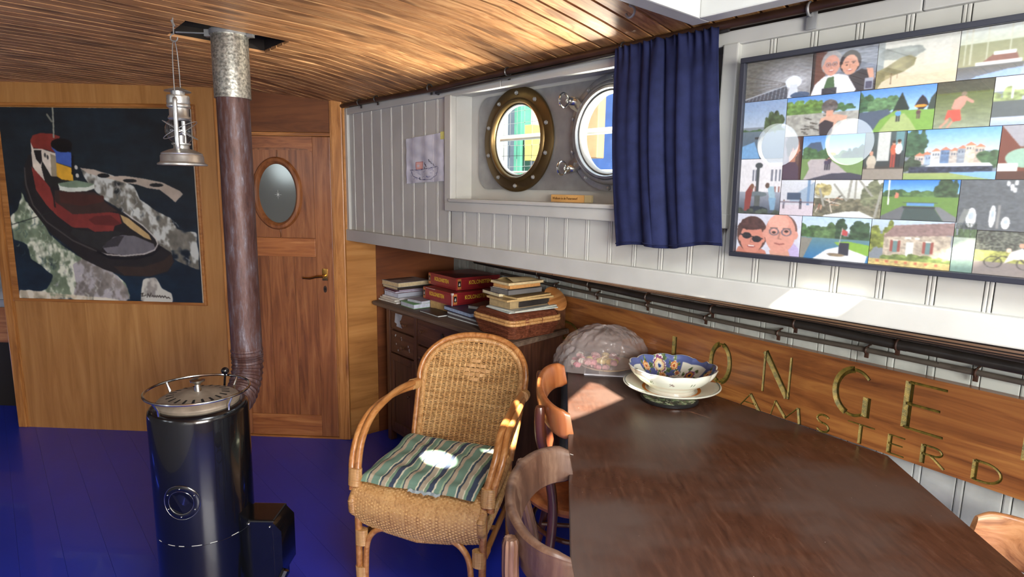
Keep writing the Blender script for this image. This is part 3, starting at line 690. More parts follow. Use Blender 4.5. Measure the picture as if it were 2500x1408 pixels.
for ch, segs_ in letters:
    for pl, hw in segs_:
        dep = .0022 + hw * .55
        c = MB(off=OFFB); wedge(c, pl, hw, dep, y0=-.0012); cme = c.mesh('cut', [M_board, M_gilt])
        for p in cme.polygons: p.material_index = 1
        co_ = bpy.data.objects.new('cut', cme); COL.objects.link(co_)
        tmpo = bpy.data.objects.new('tmp', cur); COL.objects.link(tmpo)
        md = tmpo.modifiers.new('b', 'BOOLEAN'); md.object = co_; md.operation = 'DIFFERENCE'; md.solver = 'EXACT'
        dg = bpy.context.evaluated_depsgraph_get(); new = bpy.data.meshes.new_from_object(tmpo.evaluated_get(dg))
        bpy.data.objects.remove(tmpo); bpy.data.objects.remove(co_)
        if len(new.polygons) > len(cur.polygons) - 2: cur = new
bo.data = cur; cur.name = 'board'
for ch, segs_ in letters:
    c = MB(off=OFFB)
    for pl, hw in segs_: wedge(c, pl, hw * .97, (.0022 + hw * .55) * .86, grow=-.0002, y0=.0002, cap=False)
    c.obj('gilt_letter', M_gilt, nb)
# ================================================================ curtain
def curtain_pt(a, b):
    # a: 0..1 across, b: 0..1 down
    zt = 1.937 - .0 * a; zb = 1.327 + .028 * a + .006 * math.sin(a * 9)
    u = (1.947 + (2.297 - 1.947) * a) * (1 - b) + (1.985 + (2.355 - 1.985) * a) * b
    u += .012 * math.sin(b * 3.1) * (a - .5)
    mid = math.exp(-((a - .47) / .24) ** 2)
    fold = math.sin(a * 52 + .9 * math.sin(b * 3)) * .006 * (1 - b * .35) * (.25 + mid * 1.0) + math.sin(a * 23 + 1.6 + b * .8) * .012 * (.2 + mid) * (.5 + .6 * b)
    pinch = math.exp(-b * 16) * .006 * math.sin(a * 90)
    v = -.052 + fold + pinch - .012 * math.sin(b * math.pi) 
    z = zt + (zb - zt) * b + (math.exp(-b * 40) * .005 * abs(math.sin(a * 45)))
    return (u + .006 * math.cos(a * 52) * mid, v, z)
mc = MB(off=(2.15, -.04, 1.33)); mc.grid(curtain_pt, 150, 60)
cu = mc.obj('curtain', paint('navy_cloth', (30, 36, 70), .85, .15, .12, scale=30, spec=.2), M=MW @ Tr(2.15, -.04, 1.33))
sdm = cu.modifiers.new('thick', 'SOLIDIFY'); sdm.thickness = .0018
tag(cu, 'short navy blue curtain hanging from the rod and half covering the right porthole', 'curtain')
hm = MB(off=(2.15, -.04, 1.33)); hm.tube([tuple(Vector(curtain_pt(i / 60, .985)) + Vector((0, -.002, 0))) for i in range(61)], .0022, 4); hm.obj('hem', MATS['navy_cloth'], cu)
# ================================================================ child drawing and little sign
d = Cv(90, 70 * 90 // 60, (186, 188, 200)); nz = d.noise(5, 5, 3); d.put(np.ones_like(nz), (188, 190, 202), nz, .10)
for x in (.2, .46, .72): d.line([(x, 0), (x, 1)], .008, (214, 214, 220), .7); d.line([(x - .012, 0), (x - .012, 1)], .006, (160, 162, 178), .5)
ink = (70, 70, 110)
d.line([(.1, .70), (.35, .72), (.62, .70), (.84, .68)], .006, ink); d.line([(.12, .71), (.2, .84), (.4, .93), (.66, .94), (.8, .86), (.86, .7)], .006, ink)
d.rect(.28, .55, .45, .70, (206, 150, 140), .8); d.line([(.28, .55), (.45, .55), (.45, .7), (.28, .7), (.28, .55)], .007, (150, 70, 70)); d.ell(.34, .63, .03, .03, (190, 180, 190))
for x, y in ((.5, .58), (.53, .62), (.62, .52), (.66, .56), (.72, .62), (.49, .66), (.36, .88)): d.line([(x, y), (x + .02, y + .05)], .008, (40, 40, 60))
rng = random.Random(5)
for i in range(26):
    x, y = rng.uniform(.15, .8), rng.uniform(.72, .9); d.line([(x, y), (x + rng.uniform(-.08, .08), y + rng.uniform(-.04, .04))], .004, (96, 98, 140), .7)
def crumple(co):
    c = co.copy(); c[:, 1] += .002 * np.sin(co[:, 0] * 60) + .0012 * np.sin(co[:, 2] * 90 + co[:, 0] * 40); c[:, 2] += co[:, 0] * .012 / .3; return c
me = print_mesh('child_drawing', d, .318, .212, attr_mat('paper_print', .8), fn=crumple)
o = link_mesh('child_drawing', me, None, MW @ Tr(.640, -.010, 1.522)); tag(o, 'crumpled childs drawing of a boat taped to the white boarded wall', 'drawing')
m = MB(); m.box(.295, -.003, .195, .325, -.002, .228); m.obj('tape', paint('yellow_tape', (206, 204, 120), .5), o)
sg = MB(off=(1.657, 0, 1.459)); sg.cham(1.572, .058, 1.459, 1.742, .064, 1.486, .001)
so = sg.obj('small_wooden_sign', paint('sign_wood', (206, 160, 96), .5, .05, .1), M=MW @ Tr(1.657, 0, 1.459)); tag(so, 'small lettered wooden strip standing on the porthole ledge', 'sign')
text_obj('lettering', 'Welkom in de Pieterswerf', .0135, Tr(-.012, .0575, .0135) @ Rx(math.pi / 2), paint('sign_ink', (96, 60, 24), .6), so, sx=.88)
cl = MB(off=(1.657, 0, 1.459)); cl.cham(1.744, .056, 1.459, 1.776, .068, 1.486, .001); cl.obj('end_block', paint('sign_block', (188, 172, 130), .5), so)
# ceiling sheet hook
hk = MB(); hk.tube([(2.146, -.233, 2.0), (2.146, -.233, 1.985)], .005, 8)
hk.tube([(2.146 + .014 * math.sin(q), -.233, 1.971 + .014 * math.cos(q)) for q in [math.radians(a) for a in range(0, 280, 20)]], .0035, 8)
tag(hk.obj('ceiling_hook', M_steel, M=MW), 'open metal hook screwed into the light ceiling boards beside the skylight', 'hook')
# ================================================================ painting of the tug
pc = Cv(470, 450, (28, 34, 40)); pc.vgrad(0, .5, (30, 37, 43), (25, 33, 40)); pc.vgrad(.5, 1, (25, 33, 42), (22, 38, 56))
def pm_(pts):
    out = []
    for x, y in pts:
        xl = 8 + 142 * (y - 62) / 1243; xr = 1262 + 68 * (y - 62) / 1273
        out.append(((x - xl) / (xr - xl), (y - 62) / 1258))
    return out
nA = pc.noise(14, 10, 1, 4); nB = pc.noise(30, 22, 2, 3); nC = pc.noise(6, 18, 4, 4)
pc.put(np.ones_like(nA), (30, 38, 44)); pc.vgrad(.45, 1, (28, 36, 44), (22, 40, 58)); pc.a *= (1 + .25 * (nB[..., None] - .5))
def foam(pts, c1, c2, thr=.42, thr2=.55):
    mk = pc.organic(pm_(pts), nB * .5 + nA * .5); pc.put(mk * np.clip((nA * .6 + nC * .4 - thr) * 9, 0, 1), c1, nB, .3); pc.put(mk * np.clip((nA * .5 + nB * .5 - thr2) * 10, 0, 1), c2)
pc.a += (nC[..., None] - .5) * np.array([10, 22, 30.])
foam([(545, 445), (640, 455), (760, 490), (900, 560), (930, 640), (1050, 720), (1130, 760), (1170, 830), (1290, 850), (1310, 1100), (1180, 1050), (1050, 960), (990, 860), (850, 740), (700, 640), (600, 540)], (120, 118, 108), (200, 205, 200), .30, .5)
pc.poly(pm_([(545, 442), (640, 452), (760, 492), (840, 490), (960, 505), (1080, 528), (1190, 580), (1210, 600), (1160, 655), (1120, 620), (1060, 575), (980, 565), (920, 545), (820, 530), (700, 500), (600, 478)]), (186, 172, 156), .95, nB, .1)
for e in ((700, 490, 40, 14), (870, 520, 45, 12), (1040, 545, 45, 12)): x, y = pm_([(e[0], e[1])])[0]; pc.ell(x, y, e[2] / 1250, e[3] / 1250, (32, 34, 36))
foam([(150, 560), (165, 640), (135, 720), (95, 770), (110, 920), (200, 950), (225, 1050), (290, 1090), (370, 1160), (330, 1250), (250, 1300), (830, 1325), (870, 1290), (840, 1200), (770, 1140), (600, 1060), (500, 1000), (430, 950), (350, 880), (300, 780), (250, 720), (190, 660)], (120, 136, 112), (222, 226, 206), .26, .47)
foam([(560, 1040), (700, 1090), (770, 1140), (850, 1230), (870, 1320), (500, 1320), (520, 1200), (500, 1080)], (136, 130, 124), (176, 172, 176), .2, .5)
foam([(950, 1170), (1030, 1150), (1070, 1230), (1130, 1260), (1140, 1335), (930, 1335)], (150, 146, 140), (200, 200, 190), .2, .45)
foam([(150, 1260), (540, 1290), (800, 1312), (800, 1335), (150, 1320)], (200, 190, 165), (220, 214, 196), .35, .5)
rs = random.Random(3)
def strokes_(reg, n, cols, L_=26, wd=.0028, ang=0.6):
    mk = pc.pmask(pm_(reg))
    for _ in range(n):
        x, y = rs.choice(reg)[0] + rs.uniform(-260, 260), rs.choice(reg)[1] + rs.uniform(-200, 200); q = pm_([(x, y)])[0]
        i, j = int(q[1] * pc.h), int(q[0] * pc.w)
        if not (0 <= i < pc.h and 0 <= j < pc.w) or mk[i, j] < .5: continue
        a = ang + rs.uniform(-.9, .9); l = rs.uniform(.4, 1.3) * L_
        pc.line(pm_([(x, y), (x + l * math.cos(a), y + l * math.sin(a)), (x + l * 1.7 * math.cos(a + .5), y + l * 1.7 * math.sin(a + .5))]), wd * rs.uniform(.5, 1.5), rs.choice(cols), .38)
strokes_([(150, 560), (165, 640), (110, 780), (110, 920), (225, 1050), (370, 1160), (560, 1040), (430, 950), (300, 780), (190, 660)], 150, [(222, 230, 204), (190, 206, 172), (120, 150, 120), (60, 84, 92)], 26, .003, 1.1)
strokes_([(545, 455), (760, 500), (930, 640), (1130, 760), (1290, 850), (1300, 1080), (1050, 950), (850, 740), (700, 640)], 170, [(214, 218, 214), (160, 158, 150), (70, 80, 88), (190, 196, 196)], 26, .0028, .75)
strokes_([(500, 1080), (770, 1140), (860, 1290), (520, 1310), (250, 1300), (370, 1160)], 120, [(190, 184, 180), (150, 150, 158), (110, 110, 104), (206, 208, 196)], 26, .003, 1.3)
P = lambda pts, c, a=1: pc.poly(pm_(pts), c, a, nB, .12)
P([(212, 365), (183, 440), (180, 560), (212, 690), (290, 790), (360, 880), (480, 970), (560, 1040), (700, 1108), (830, 1150), (1000, 1150), (1110, 1112), (1150, 1045), (1130, 985), (1060, 940), (1030, 900), (960, 820), (830, 735), (700, 650), (600, 560), (500, 520), (300, 350)], (38, 35, 36))
P([(760, 1085), (950, 1085), (1080, 1040), (1130, 990), (1146, 1050), (1105, 1110), (1000, 1146), (830, 1146)], (56, 44, 38))
P([(225, 270), (240, 240), (290, 224), (370, 228), (420, 245), (400, 300), (390, 350), (330, 330), (232, 318)], (128, 52, 44))
P([(225, 280), (245, 325), (300, 325), (330, 335), (390, 352), (395, 500), (360, 498), (330, 480), (300, 430), (295, 440), (320, 540), (300, 530), (240, 440)], (222, 212, 196))
P([(246, 332), (296, 334), (300, 400), (290, 425), (262, 392), (250, 350)], (34, 32, 34)); P([(300, 400), (360, 500), (420, 520), (500, 535), (420, 580), (330, 545), (296, 440)], (38, 38, 36))
P([(355, 355), (392, 370), (398, 500), (362, 500)], (150, 140, 118))
P([(362, 290), (400, 330), (490, 345), (496, 440), (395, 410), (388, 350), (365, 320)], (66, 94, 170)); P([(393, 412), (498, 445), (505, 528), (430, 520), (397, 500)], (218, 166, 52))
x, y = pm_([(428, 296)])[0]; pc.ell(x, y, .056, .032, (24, 20, 20)); x, y = pm_([(440, 320)])[0]; pc.ell(x, y, .045, .02, (20, 18, 18))
for q in ((320, 365), (337, 377)): x, y = pm_([q])[0]; pc.ell(x, y, .005, .012, (60, 60, 60))
P([(230, 440), (262, 470), (330, 545), (350, 570), (372, 640), (378, 700), (470, 745), (500, 800), (495, 830), (400, 760), (330, 690), (260, 590), (242, 500)], (136, 56, 50))
P([(380, 650), (500, 740), (700, 720), (800, 735), (815, 800), (770, 815), (760, 850), (640, 858), (600, 835), (500, 832), (400, 760)], (124, 52, 48)); P([(380, 590), (640, 600), (700, 630), (705, 660), (790, 720), (650, 735), (500, 745), (385, 665)], (62, 46, 42))
P([(600, 780), (640, 755), (740, 745), (810, 800), (760, 815), (640, 810)], (96, 42, 40))
P([(410, 600), (700, 620), (700, 660), (560, 690), (420, 670)], (74, 44, 38)); P([(404, 545), (520, 522), (640, 545), (640, 575), (590, 592), (480, 600), (415, 590)], (212, 220, 208)); P([(404, 545), (520, 522), (640, 545), (600, 566), (480, 572), (420, 562)], (118, 138, 116))
P([(500, 840), (640, 862), (780, 850), (830, 860), (740, 900), (680, 980), (560, 930), (480, 870)], (44, 44, 44))
P([(690, 960), (760, 890), (820, 875), (900, 880), (1020, 930), (1030, 965), (980, 995), (830, 1010), (720, 998)], (108, 106, 112)); P([(690, 965), (790, 950), (830, 880), (790, 880), (720, 920)], (56, 54, 58))
P([(805, 740), (860, 765), (990, 870), (1005, 905), (960, 890), (870, 830), (825, 790)], (188, 160, 112))
pc.line(pm_([(655, 990), (720, 1008), (830, 1014), (960, 998), (1025, 970), (1045, 930), (1030, 890), (950, 810), (830, 725)]), .0035, (205, 200, 195), .8)
pc.line(pm_([(640, 980), (740, 1030), (900, 1030), (1010, 1000), (1060, 950)]), .006, (20, 20, 26)); pc.line(pm_([(185, 450), (195, 560), (240, 690), (330, 800), (500, 920), (650, 985)]), .004, (70, 66, 64))
pc.line(pm_([(100, 822), (240, 775), (370, 728)]), .002, (40, 46, 44)); pc.line(pm_([(372, 62), (376, 150), (378, 250)]), .004, (150, 152, 138)); pc.line(pm_([(335, 108), (365, 150)]), .005, (120, 124, 112))
for q in ((522, 440), (530, 492)): x, y = pm_([q])[0]; pc.ell(x, y, .009, .011, (200, 198, 190))
pc.line(pm_([(500, 370), (500, 480)]), .006, (26, 24, 26))
# painted signature, small cursive strokes
sx = [(935, 1270), (950, 1262), (940, 1285), (960, 1280), (968, 1275)]
pc.line(pm_(sx), .0022, (50, 44, 40)); pc.line(pm_([(975, 1290), (980, 1265), (992, 1288), (1000, 1262)]), .0022, (50, 44, 40))
pc.line(pm_([(1004, 1285), (1012, 1276), (1018, 1288), (1026, 1276), (1032, 1288), (1040, 1276), (1046, 1288), (1056, 1276), (1062, 1290), (1072, 1278), (1080, 1290), (1088, 1278), (1100, 1292), (1112, 1286), (1122, 1296)]), .0022, (50, 44, 40))
pc.soften(2)
PT = thing('painting', 'large oil painting of a red and black tugboat ploughing through dark foaming water', 'painting', MF @ Tr(-1.99, -.012, .818))
me = print_mesh('canvas', pc, 1.118, 1.096, attr_mat('oil_paint', .42, .15, .25)); link_mesh('canvas', me, PT, Tr(0, -.014, 0))
m = MB(); m.box(0, -.0135, 0, 1.118, .0, 1.096); m.obj('stretcher', paint('canvas_edge', (210, 205, 190), .8), PT)
# recess mouldings round the painting (fixed to the panel)
m = MB(); m.cham(-2.04, -.018, .797, -.858, .004, .817, .005); m.cham(-.872, -.018, .797, -.856, .004, 1.93, .005); m.cham(-2.04, -.016, 1.922, -.856, .004, 1.942, .005); m.cham(-2.04, -.014, .80, -2.0, .004, 1.93, .004)
m.obj('picture_moulding', M_trimx, wall_front)
# ================================================================ photo collage in a black frame (in frame W, tilted slightly)
TC = MW @ Tr(2.373, -.022, 1.333) @ Rx(math.radians(1.6))
cg = thing('photo_frame', 'wide black framed collage of holiday and canal photographs behind glass', 'picture', TC)
FW, FH = .96, .514
m = MB()
for b in ((0, -.022, 0, FW, 0, .0125), (0, -.022, FH - .0125, FW, 0, FH), (0, -.022, .0125, .0125, 0, FH - .0125), (FW - .0125, -.022, .0125, FW, 0, FH - .0125)): m.cham(*b, .0015)
m.obj('frame', paint('black_frame', (38, 40, 50), .4, 0, .03), cg)
m = MB(); m.box(.01, -.006, .01, FW - .01, -.002, FH - .01); m.obj('backing', M_blackp, cg)
m = MB(); m.box(.0125, -.0135, .0125, FW - .0125, -.0125, FH - .0125); m.obj('pane', M_glass, cg)
M_ph = attr_mat('photo_print', .55)
SKYB = ((70, 130, 205), (170, 205, 232)); GR = (52, 84, 44); GR2 = (92, 128, 58); DK = (34, 40, 36); SKN = (206, 150, 124); WT = (228, 230, 232)
def trees(c, x0, x1, yb, h, col, seed, amt=.5):
    r = random.Random(seed); nz = c.noise(16, 16, seed)
    for i in range(int((x1 - x0) * 22) + 2):
        x = r.uniform(x0, x1); c.ell(x, yb - h * r.uniform(.2, .7), r.uniform(.04, .09), h * r.uniform(.3, .5), col, 1, nz, amt, rag=nz * .6 + .2)
    c.rect(x0, yb - h * .3, x1, yb, col, 1, nz, amt)
def person(c, x, y, h, shirt, legs=(50, 50, 60), skin=SKN, hair=(60, 45, 36)):
    c.rect(x - h * .10, y - h * .5, x - h * .01, y, legs); c.rect(x + h * .01, y - h * .5, x + h * .10, y, legs)
    c.ell(x, y - h * .66, h * .14, h * .2, shirt); c.ell(x, y - h * .9, h * .07, h * .085, skin); c.ell(x, y - h * .94, h * .075, h * .055, hair)
def face(c, x, y, r, skin, hair, bald=False, glasses=None, smile=True, tilt=0):
    K = c.h / c.w; E0 = c.ell; L0 = c.line
    class _c: pass
    g = _c(); g.ell = lambda a, b, p, q, col, *z: E0(x + (a - x) * K, b, p * K, q, col, *z); g.line = lambda pts, w_, col, *z: L0([(x + (a - x) * K, b) for a, b in pts], w_ * .8, col, *z); c = g
    if not bald: c.ell(x, y - r * .25, r * .98, r * 1.15, hair)
    c.ell(x, y, r * .74, r * .98, skin); 
    if bald: c.ell(x - r * .1, y - r * .5, r * .5, r * .4, tuple(min(255, q + 18) for q in skin))
    c.ell(x - r * .74, y + .02, r * .12, r * .2, skin); c.ell(x + r * .74, y + .02, r * .12, r * .2, skin)
    for sgn in (-1, 1):
        if glasses == 'dark': c.ell(x + sgn * r * .33, y - r * .05 + sgn * tilt, r * .30, r * .20, (24, 24, 30)); c.line([(x - r * .7, y - r * .1 - tilt), (x + r * .7, y - r * .1 + tilt)], r * .04, (40, 36, 40))
        else:
            c.ell(x + sgn * r * .3, y - r * .08 + sgn * tilt, r * .10, r * .06, (50, 40, 40)); c.line([(x + sgn * r * .16, y - r * .26), (x + sgn * r * .46, y - r * .26)], r * .035, hair if not bald else (120, 90, 76))
            if glasses: 
                q = [(x + sgn * r * .3 + r * .22 * math.cos(a), y - r * .08 + r * .17 * math.sin(a)) for a in [k * .5 for k in range(14)]]; c.line(q, r * .03, (110, 100, 110))
    c.line([(x, y - r * .05), (x - r * .07, y + r * .25), (x + r * .06, y + r * .28)], r * .035, tuple(q * .8 for q in skin))
    if smile: c.ell(x, y + r * .52, r * .26, r * .09, (150, 70, 70)); c.ell(x, y + r * .49, r * .21, r * .05, (240, 236, 230))
    else: c.line([(x - r * .2, y + r * .5), (x, y + r * .54), (x + r * .2, y + r * .5)], r * .04, (150, 84, 78))
def ph(x0, x1, z0, z1, fn, seed):
    w, h = x1 - x0, z1 - z0; c = Cv(int(w * 840) + 8, int(h * 840) + 8, (120, 130, 140)); fn(c)
    nz = c.noise(30, 30, seed, 2); c.a *= (1 + .12 * (nz[..., None] - .5)); c.a = 20 + c.a * .86; c.soften(2)
    me = print_mesh('photo', c, w - .0012, h - .0012, M_ph); link_mesh('photo', me, cg, Tr(x0 - 2.373, -.0085, z0 - 1.333))
def f_tunnel(c):
    n = c.noise(20, 30, 3); c.put(np.ones_like(n), (92, 92, 86), n, .3)
    for k in range(9): c.ell(.74, .62, .62 - k * .06, .66 - k * .07, (96 + k * 11, 98 + k * 11, 98 + k * 12), .55, n, .2)
    c.ell(.74, .62, .12, .15, (226, 234, 244)); c.poly([(.7, .68), (.8, .68), (.82, 1), (.66, 1)], (206, 214, 226))
    for k in range(9): c.line([(.62, .62 + k * .01), (0, .35 + k * .16)], .006, (60, 56, 50), .7)
    c.poly([(0, 1), (0, .96), (.64, .7), (.66, .78), (.66, 1)], (60, 66, 78)); c.line([(0, .94), (.64, .68)], .012, (170, 178, 190))
    for k in range(10): c.line([(.06 + k * .06, 1), (.08 + k * .06, .93 - k * .025)], .005, (160, 166, 180), .7)
    c.ell(.85, .95, .14, .08, (54, 78, 110))
def f_couple(c):
    n = c.noise(8, 40, 5); c.put(np.ones_like(n), (112, 120, 134), n, .35); c.rect(0, 0, .22, 1, (92, 56, 46)); c.rect(0, 0, .05, 1, (40, 34, 34))
    c.poly([(.55, 1), (.6, .62), (.78, .5), (.94, .58), (1, .8), (1, 1)], (40, 36, 40)); c.poly([(.85, .5), (.95, .52), (.98, .78), (.9, .72)], SKN)
    c.poly([(.0, 1), (.06, .75), (.2, .58), (.42, .55), (.58, .62), (.72, .95), (.7, 1)], (226, 226, 230)); c.poly([(.26, .62), (.36, .6), (.4, 1), (.18, 1)], (60, 92, 56)); c.rect(.18, .86, .42, 1, (44, 46, 56))
    face(c, .31, .34, .24, (206, 146, 126), (150, 150, 152), glasses='y'); face(c, .60, .38, .23, (204, 146, 120), (32, 26, 28), tilt=-.02)
    c.rect(.84, .72, .97, .98, (150, 156, 170)); c.rect(.86, .8, .95, .96, (60, 60, 84))
def f_mist(c):
    n = c.noise(6, 8, 7); c.vgrad(0, 1, (196, 200, 192), (206, 190, 160)); c.rect(0, 0, .09, .7, (140, 150, 150)); c.ell(.3, .28, .3, .14, (120, 130, 126), .8, n, .3, rag=n)
    c.poly([(0, 1), (0, .62), (.12, .55), (.3, .38), (.42, .34), (.5, .42), (.48, .56), (.36, .68), (.24, .74), (.08, .86), (.03, 1)], (132, 126, 84), 1, n, .3)
    c.line([(.2, .7), (.2, .92)], .008, (86, 66, 50)); c.line([(.28, .72), (.28, .8)], .007, (90, 70, 50)); c.rect(.12, .72, 1, .9, (214, 196, 158), .35); c.rect(.6, .1, .9, .6, (214, 214, 206), .35)
def f_lookout(c):
    n = c.noise(5, 20, 9); c.vgrad(0, .3, (196, 204, 200), (186, 192, 170)); c.vgrad(.3, .75, (130, 134, 96), (150, 148, 110)); c.vgrad(.75, 1, (96, 96, 90), (112, 120, 130))
    for x in (.06, .12, .28, .5): c.line([(x, 0), (x, .7)], .008, (190, 190, 168), .8)
    c.poly([(.22, .72), (.38, .5), (.56, .52), (.6, .7)], (120, 74, 60)); c.rect(.35, .5, .56, .57, (214, 216, 216)); c.rect(.18, .68, .62, .74, (216, 216, 212)); c.poly([(.2, .95), (.5, .86), (1, .8), (1, 1), (.15, 1)], (150, 178, 220))
    c.poly([(.62, 1), (.66, .7), (.74, .4), (.9, .3), (1, .28), (1, 1)], (170, 182, 204)); c.poly([(.84, .7), (.96, .62), (.98, .8), (.84, .9)], (160, 92, 70)); face(c, .86, .18, .2, (170, 116, 90), (150, 118, 70), smile=False)
def f_canal_l(c): c.vgrad(0, .45, (120, 150, 190), (170, 186, 206)); trees(c, 0, 1, .55, .06, GR, 3); c.vgrad(.52, 1, (96, 112, 124), (60, 80, 100)); trees(c, .55, .9, .5, .28, (60, 76, 46), 5); c.poly([(0, .78), (.3, .7), (.45, 1), (0, 1)], (110, 160, 206)); c.rect(.3, .62, .42, .66, (40, 40, 44))
def f_back(c):
    n = c.noise(20, 14, 11); c.vgrad(0, .5, *SKYB); trees(c, 0, .5, .5, .4, GR2, 6); trees(c, .7, .95, .4, .16, (60, 96, 54), 8); c.rect(0, .44, 1, 1, (158, 158, 150), 1, n, .25)
    for k in range(16): r = random.Random(k); x, y = r.uniform(.2, .55), r.uniform(.5, .95); c.line([(x, y), (x + .05, y + .02)], .012, (70, 66, 60))
    c.poly([(.5, 1), (.48, .75), (.5, .58), (.62, .5), (.72, .5), (.86, .56), (.84, .66), (.74, .66), (.68, .8), (.66, 1)], (206, 160, 136)); c.poly([(.5, 1), (.48, .72), (.56, .62), (.68, .7), (.66, 1)], (46, 38, 44)); c.ell(.61, .3, .11, .17, (86, 80, 78), 1, n, .6); c.rect(.57, .4, .66, .54, SKN)
def f_parasol(c, big=True):
    c.vgrad(0, .55, *SKYB); trees(c, 0, .2, .5, .42, (54, 90, 58), 12); trees(c, .15, .5, .5, .3, (86, 124, 80), 13)
    c.poly([(.46, .56), (.52, .3), (.57, .12), (.62, .3), (.68, .5), (.64, .6)], (32, 44, 36)); c.poly([(.74, .46), (.8, .28), (.83, .22), (.88, .3), (.92, .44), (.84, .56)], (34, 30, 34)); c.poly([(.9, .6), (.94, .3), (1, .16), (1, .7)], (44, 56, 46))
    c.poly([(0, .52), (.4, .48), (.45, .6), (.2, 1), (0, 1)], (70, 84, 104)); c.poly([(.2, 1), (.3, .72), (.5, .52), (1, .55), (1, 1)], (116, 160, 66)); c.poly([(.3, 1), (.45, .66), (.62, .6), (.7, .75), (.8, 1)], (168, 180, 120), .8)
    c.ell(.82, .46, .08, .03, (240, 150, 40)); person(c, .54, .78, .28, (86, 150, 214)); person(c, .8, .74, .22, (80, 50, 54), (90, 70, 66))
def f_diver(c):
    n = c.noise(5, 30, 15); c.vgrad(0, .25, (60, 62, 50), (70, 74, 56)); c.vgrad(.25, 1, (84, 96, 46), (140, 150, 124)); c.a *= 1 + .3 * (n[..., None] - .5)
    c.poly([(.3, .58), (.34, .4), (.44, .32), (.56, .34), (.54, .5), (.46, .62)], (196, 140, 122)); c.line([(.52, .36), (.6, .42), (.66, .46)], .03, (196, 140, 122)); c.ell(.5, .28, .05, .05, (130, 112, 92)); c.poly([(.24, .6), (.46, .6), (.5, .84), (.36, .86), (.3, .76), (.2, .82)], (200, 78, 62)); c.line([(.26, .82), (.14, .96)], .025, (190, 140, 116)); c.line([(.34, .86), (.26, .98)], .02, (190, 140, 116))
def f_harbr(c): c.vgrad(0, .3, (196, 204, 210), (206, 210, 214)); trees(c, 0, .35, .5, .25, (140, 156, 100), 17); c.rect(0, .5, 1, .82, (84, 92, 92)); c.rect(.3, .42, 1, .5, (170, 176, 186)); c.vgrad(.82, 1, (190, 200, 220), (150, 170, 210)); c.rect(.5, .66, 1, .71, (120, 60, 50)); c.line([(.2, 0), (.2, .45)], .01, (220, 220, 222))
def f_fount(c):
    c.rect(0, 0, 1, .62, (222, 222, 226)); 
    for x in (.3, .37, .75, .84, .93): c.rect(x, .2, x + .045, .4, (110, 116, 130)); c.rect(x, .5, x + .04, .6, (150, 110, 104))
    c.rect(.6, 0, 1, .08, (120, 120, 124)); c.vgrad(.6, 1, (150, 156, 170), (60, 70, 86)); c.rect(.4, .12, .47, .7, (60, 66, 70)); c.ell(.45, .12, .09, .05, (56, 62, 66)); c.ell(.44, .64, .24, .05, (96, 110, 116)); c.rect(.38, .66, .52, .9, (80, 86, 84)); c.ell(.44, .92, .28, .06, (34, 44, 54))
    c.poly([(.14, .95), (.16, .6), (.26, .48), (.32, .56), (.28, .95)], (130, 56, 52)); c.ell(.31, .5, .05, .05, (120, 80, 60)); c.poly([(.68, .5), (.84, .5), (.88, .7), (.74, .7)], (150, 184, 200)); c.poly([(.72, .7), (.9, .7), (.88, .92), (.78, .92)], (120, 160, 190)); c.ell(.68, .48, .05, .05, (90, 70, 60)); trees(c, 0, 1, 1.02, .12, (60, 70, 60), 33)
def f_man(c): c.rect(0, 0, 1, 1, (90, 66, 60)); c.rect(0, 0, .3, 1, (100, 90, 96)); c.rect(.85, 0, 1, 1, (60, 34, 28)); c.poly([(0, 1), (0, .62), (.3, .5), (.6, .52), (.85, .7), (.9, 1)], (72, 54, 70)); c.rect(.32, .4, .66, .58, (176, 118, 92)); c.ell(.55, .26, .3, .22, (186, 126, 98)); c.ell(.42, .16, .34, .17, (34, 28, 28)); c.ell(.28, .3, .12, .16, (38, 32, 30)); c.ell(.66, .22, .05, .02, (40, 30, 30)); c.poly([(.82, .26), (.92, .33), (.82, .35)], (186, 126, 98)); c.ell(.5, .3, .05, .05, (150, 96, 76)); c.line([(.72, .4), (.84, .4)], .015, (120, 70, 64))
def f_path(c): 
    c.vgrad(0, .45, *SKYB); c.poly([(.03, .42), (.03, .3), (.14, .16), (.3, .14), (.36, .36), (.36, .42)], (66, 84, 110)); trees(c, 0, .45, .52, .26, (70, 104, 64), 21); trees(c, .5, .8, .56, .18, (76, 104, 60), 22); trees(c, .72, 1, .66, .42, (40, 60, 44), 23); c.rect(0, .52, 1, 1, (110, 140, 80)); c.poly([(.05, 1), (.14, .75), (.1, .6), (.16, .53), (.45, .53), (.62, .68), (.76, .84), (.72, 1)], (176, 168, 170)); c.poly([(.1, 1), (.5, .86), (.8, .84), (1, .9), (1, 1)], (60, 60, 74)); c.ell(.5, .42, .07, .035, (240, 146, 46)); person(c, .46, .78, .3, (60, 50, 66)); person(c, .42, .78, .26, (66, 60, 84))
def f_two(c): c.vgrad(0, 1, (70, 84, 84), (40, 44, 44)); c.rect(.33, 0, .62, .6, (196, 200, 196)); c.rect(.75, 0, .95, .4, (96, 140, 146)); c.rect(0, .74, 1, 1, (140, 132, 120)); c.rect(0, .72, 1, .77, (60, 56, 50)); person(c, .72, .74, .56, (190, 92, 64), (160, 62, 50)); person(c, .84, .74, .58, (228, 230, 228), (34, 34, 38)); c.ell(.2, .62, .12, .14, (196, 186, 166)); c.ell(.19, .44, .05, .05, SKN); c.rect(.1, .66, .3, .76, (180, 168, 150))
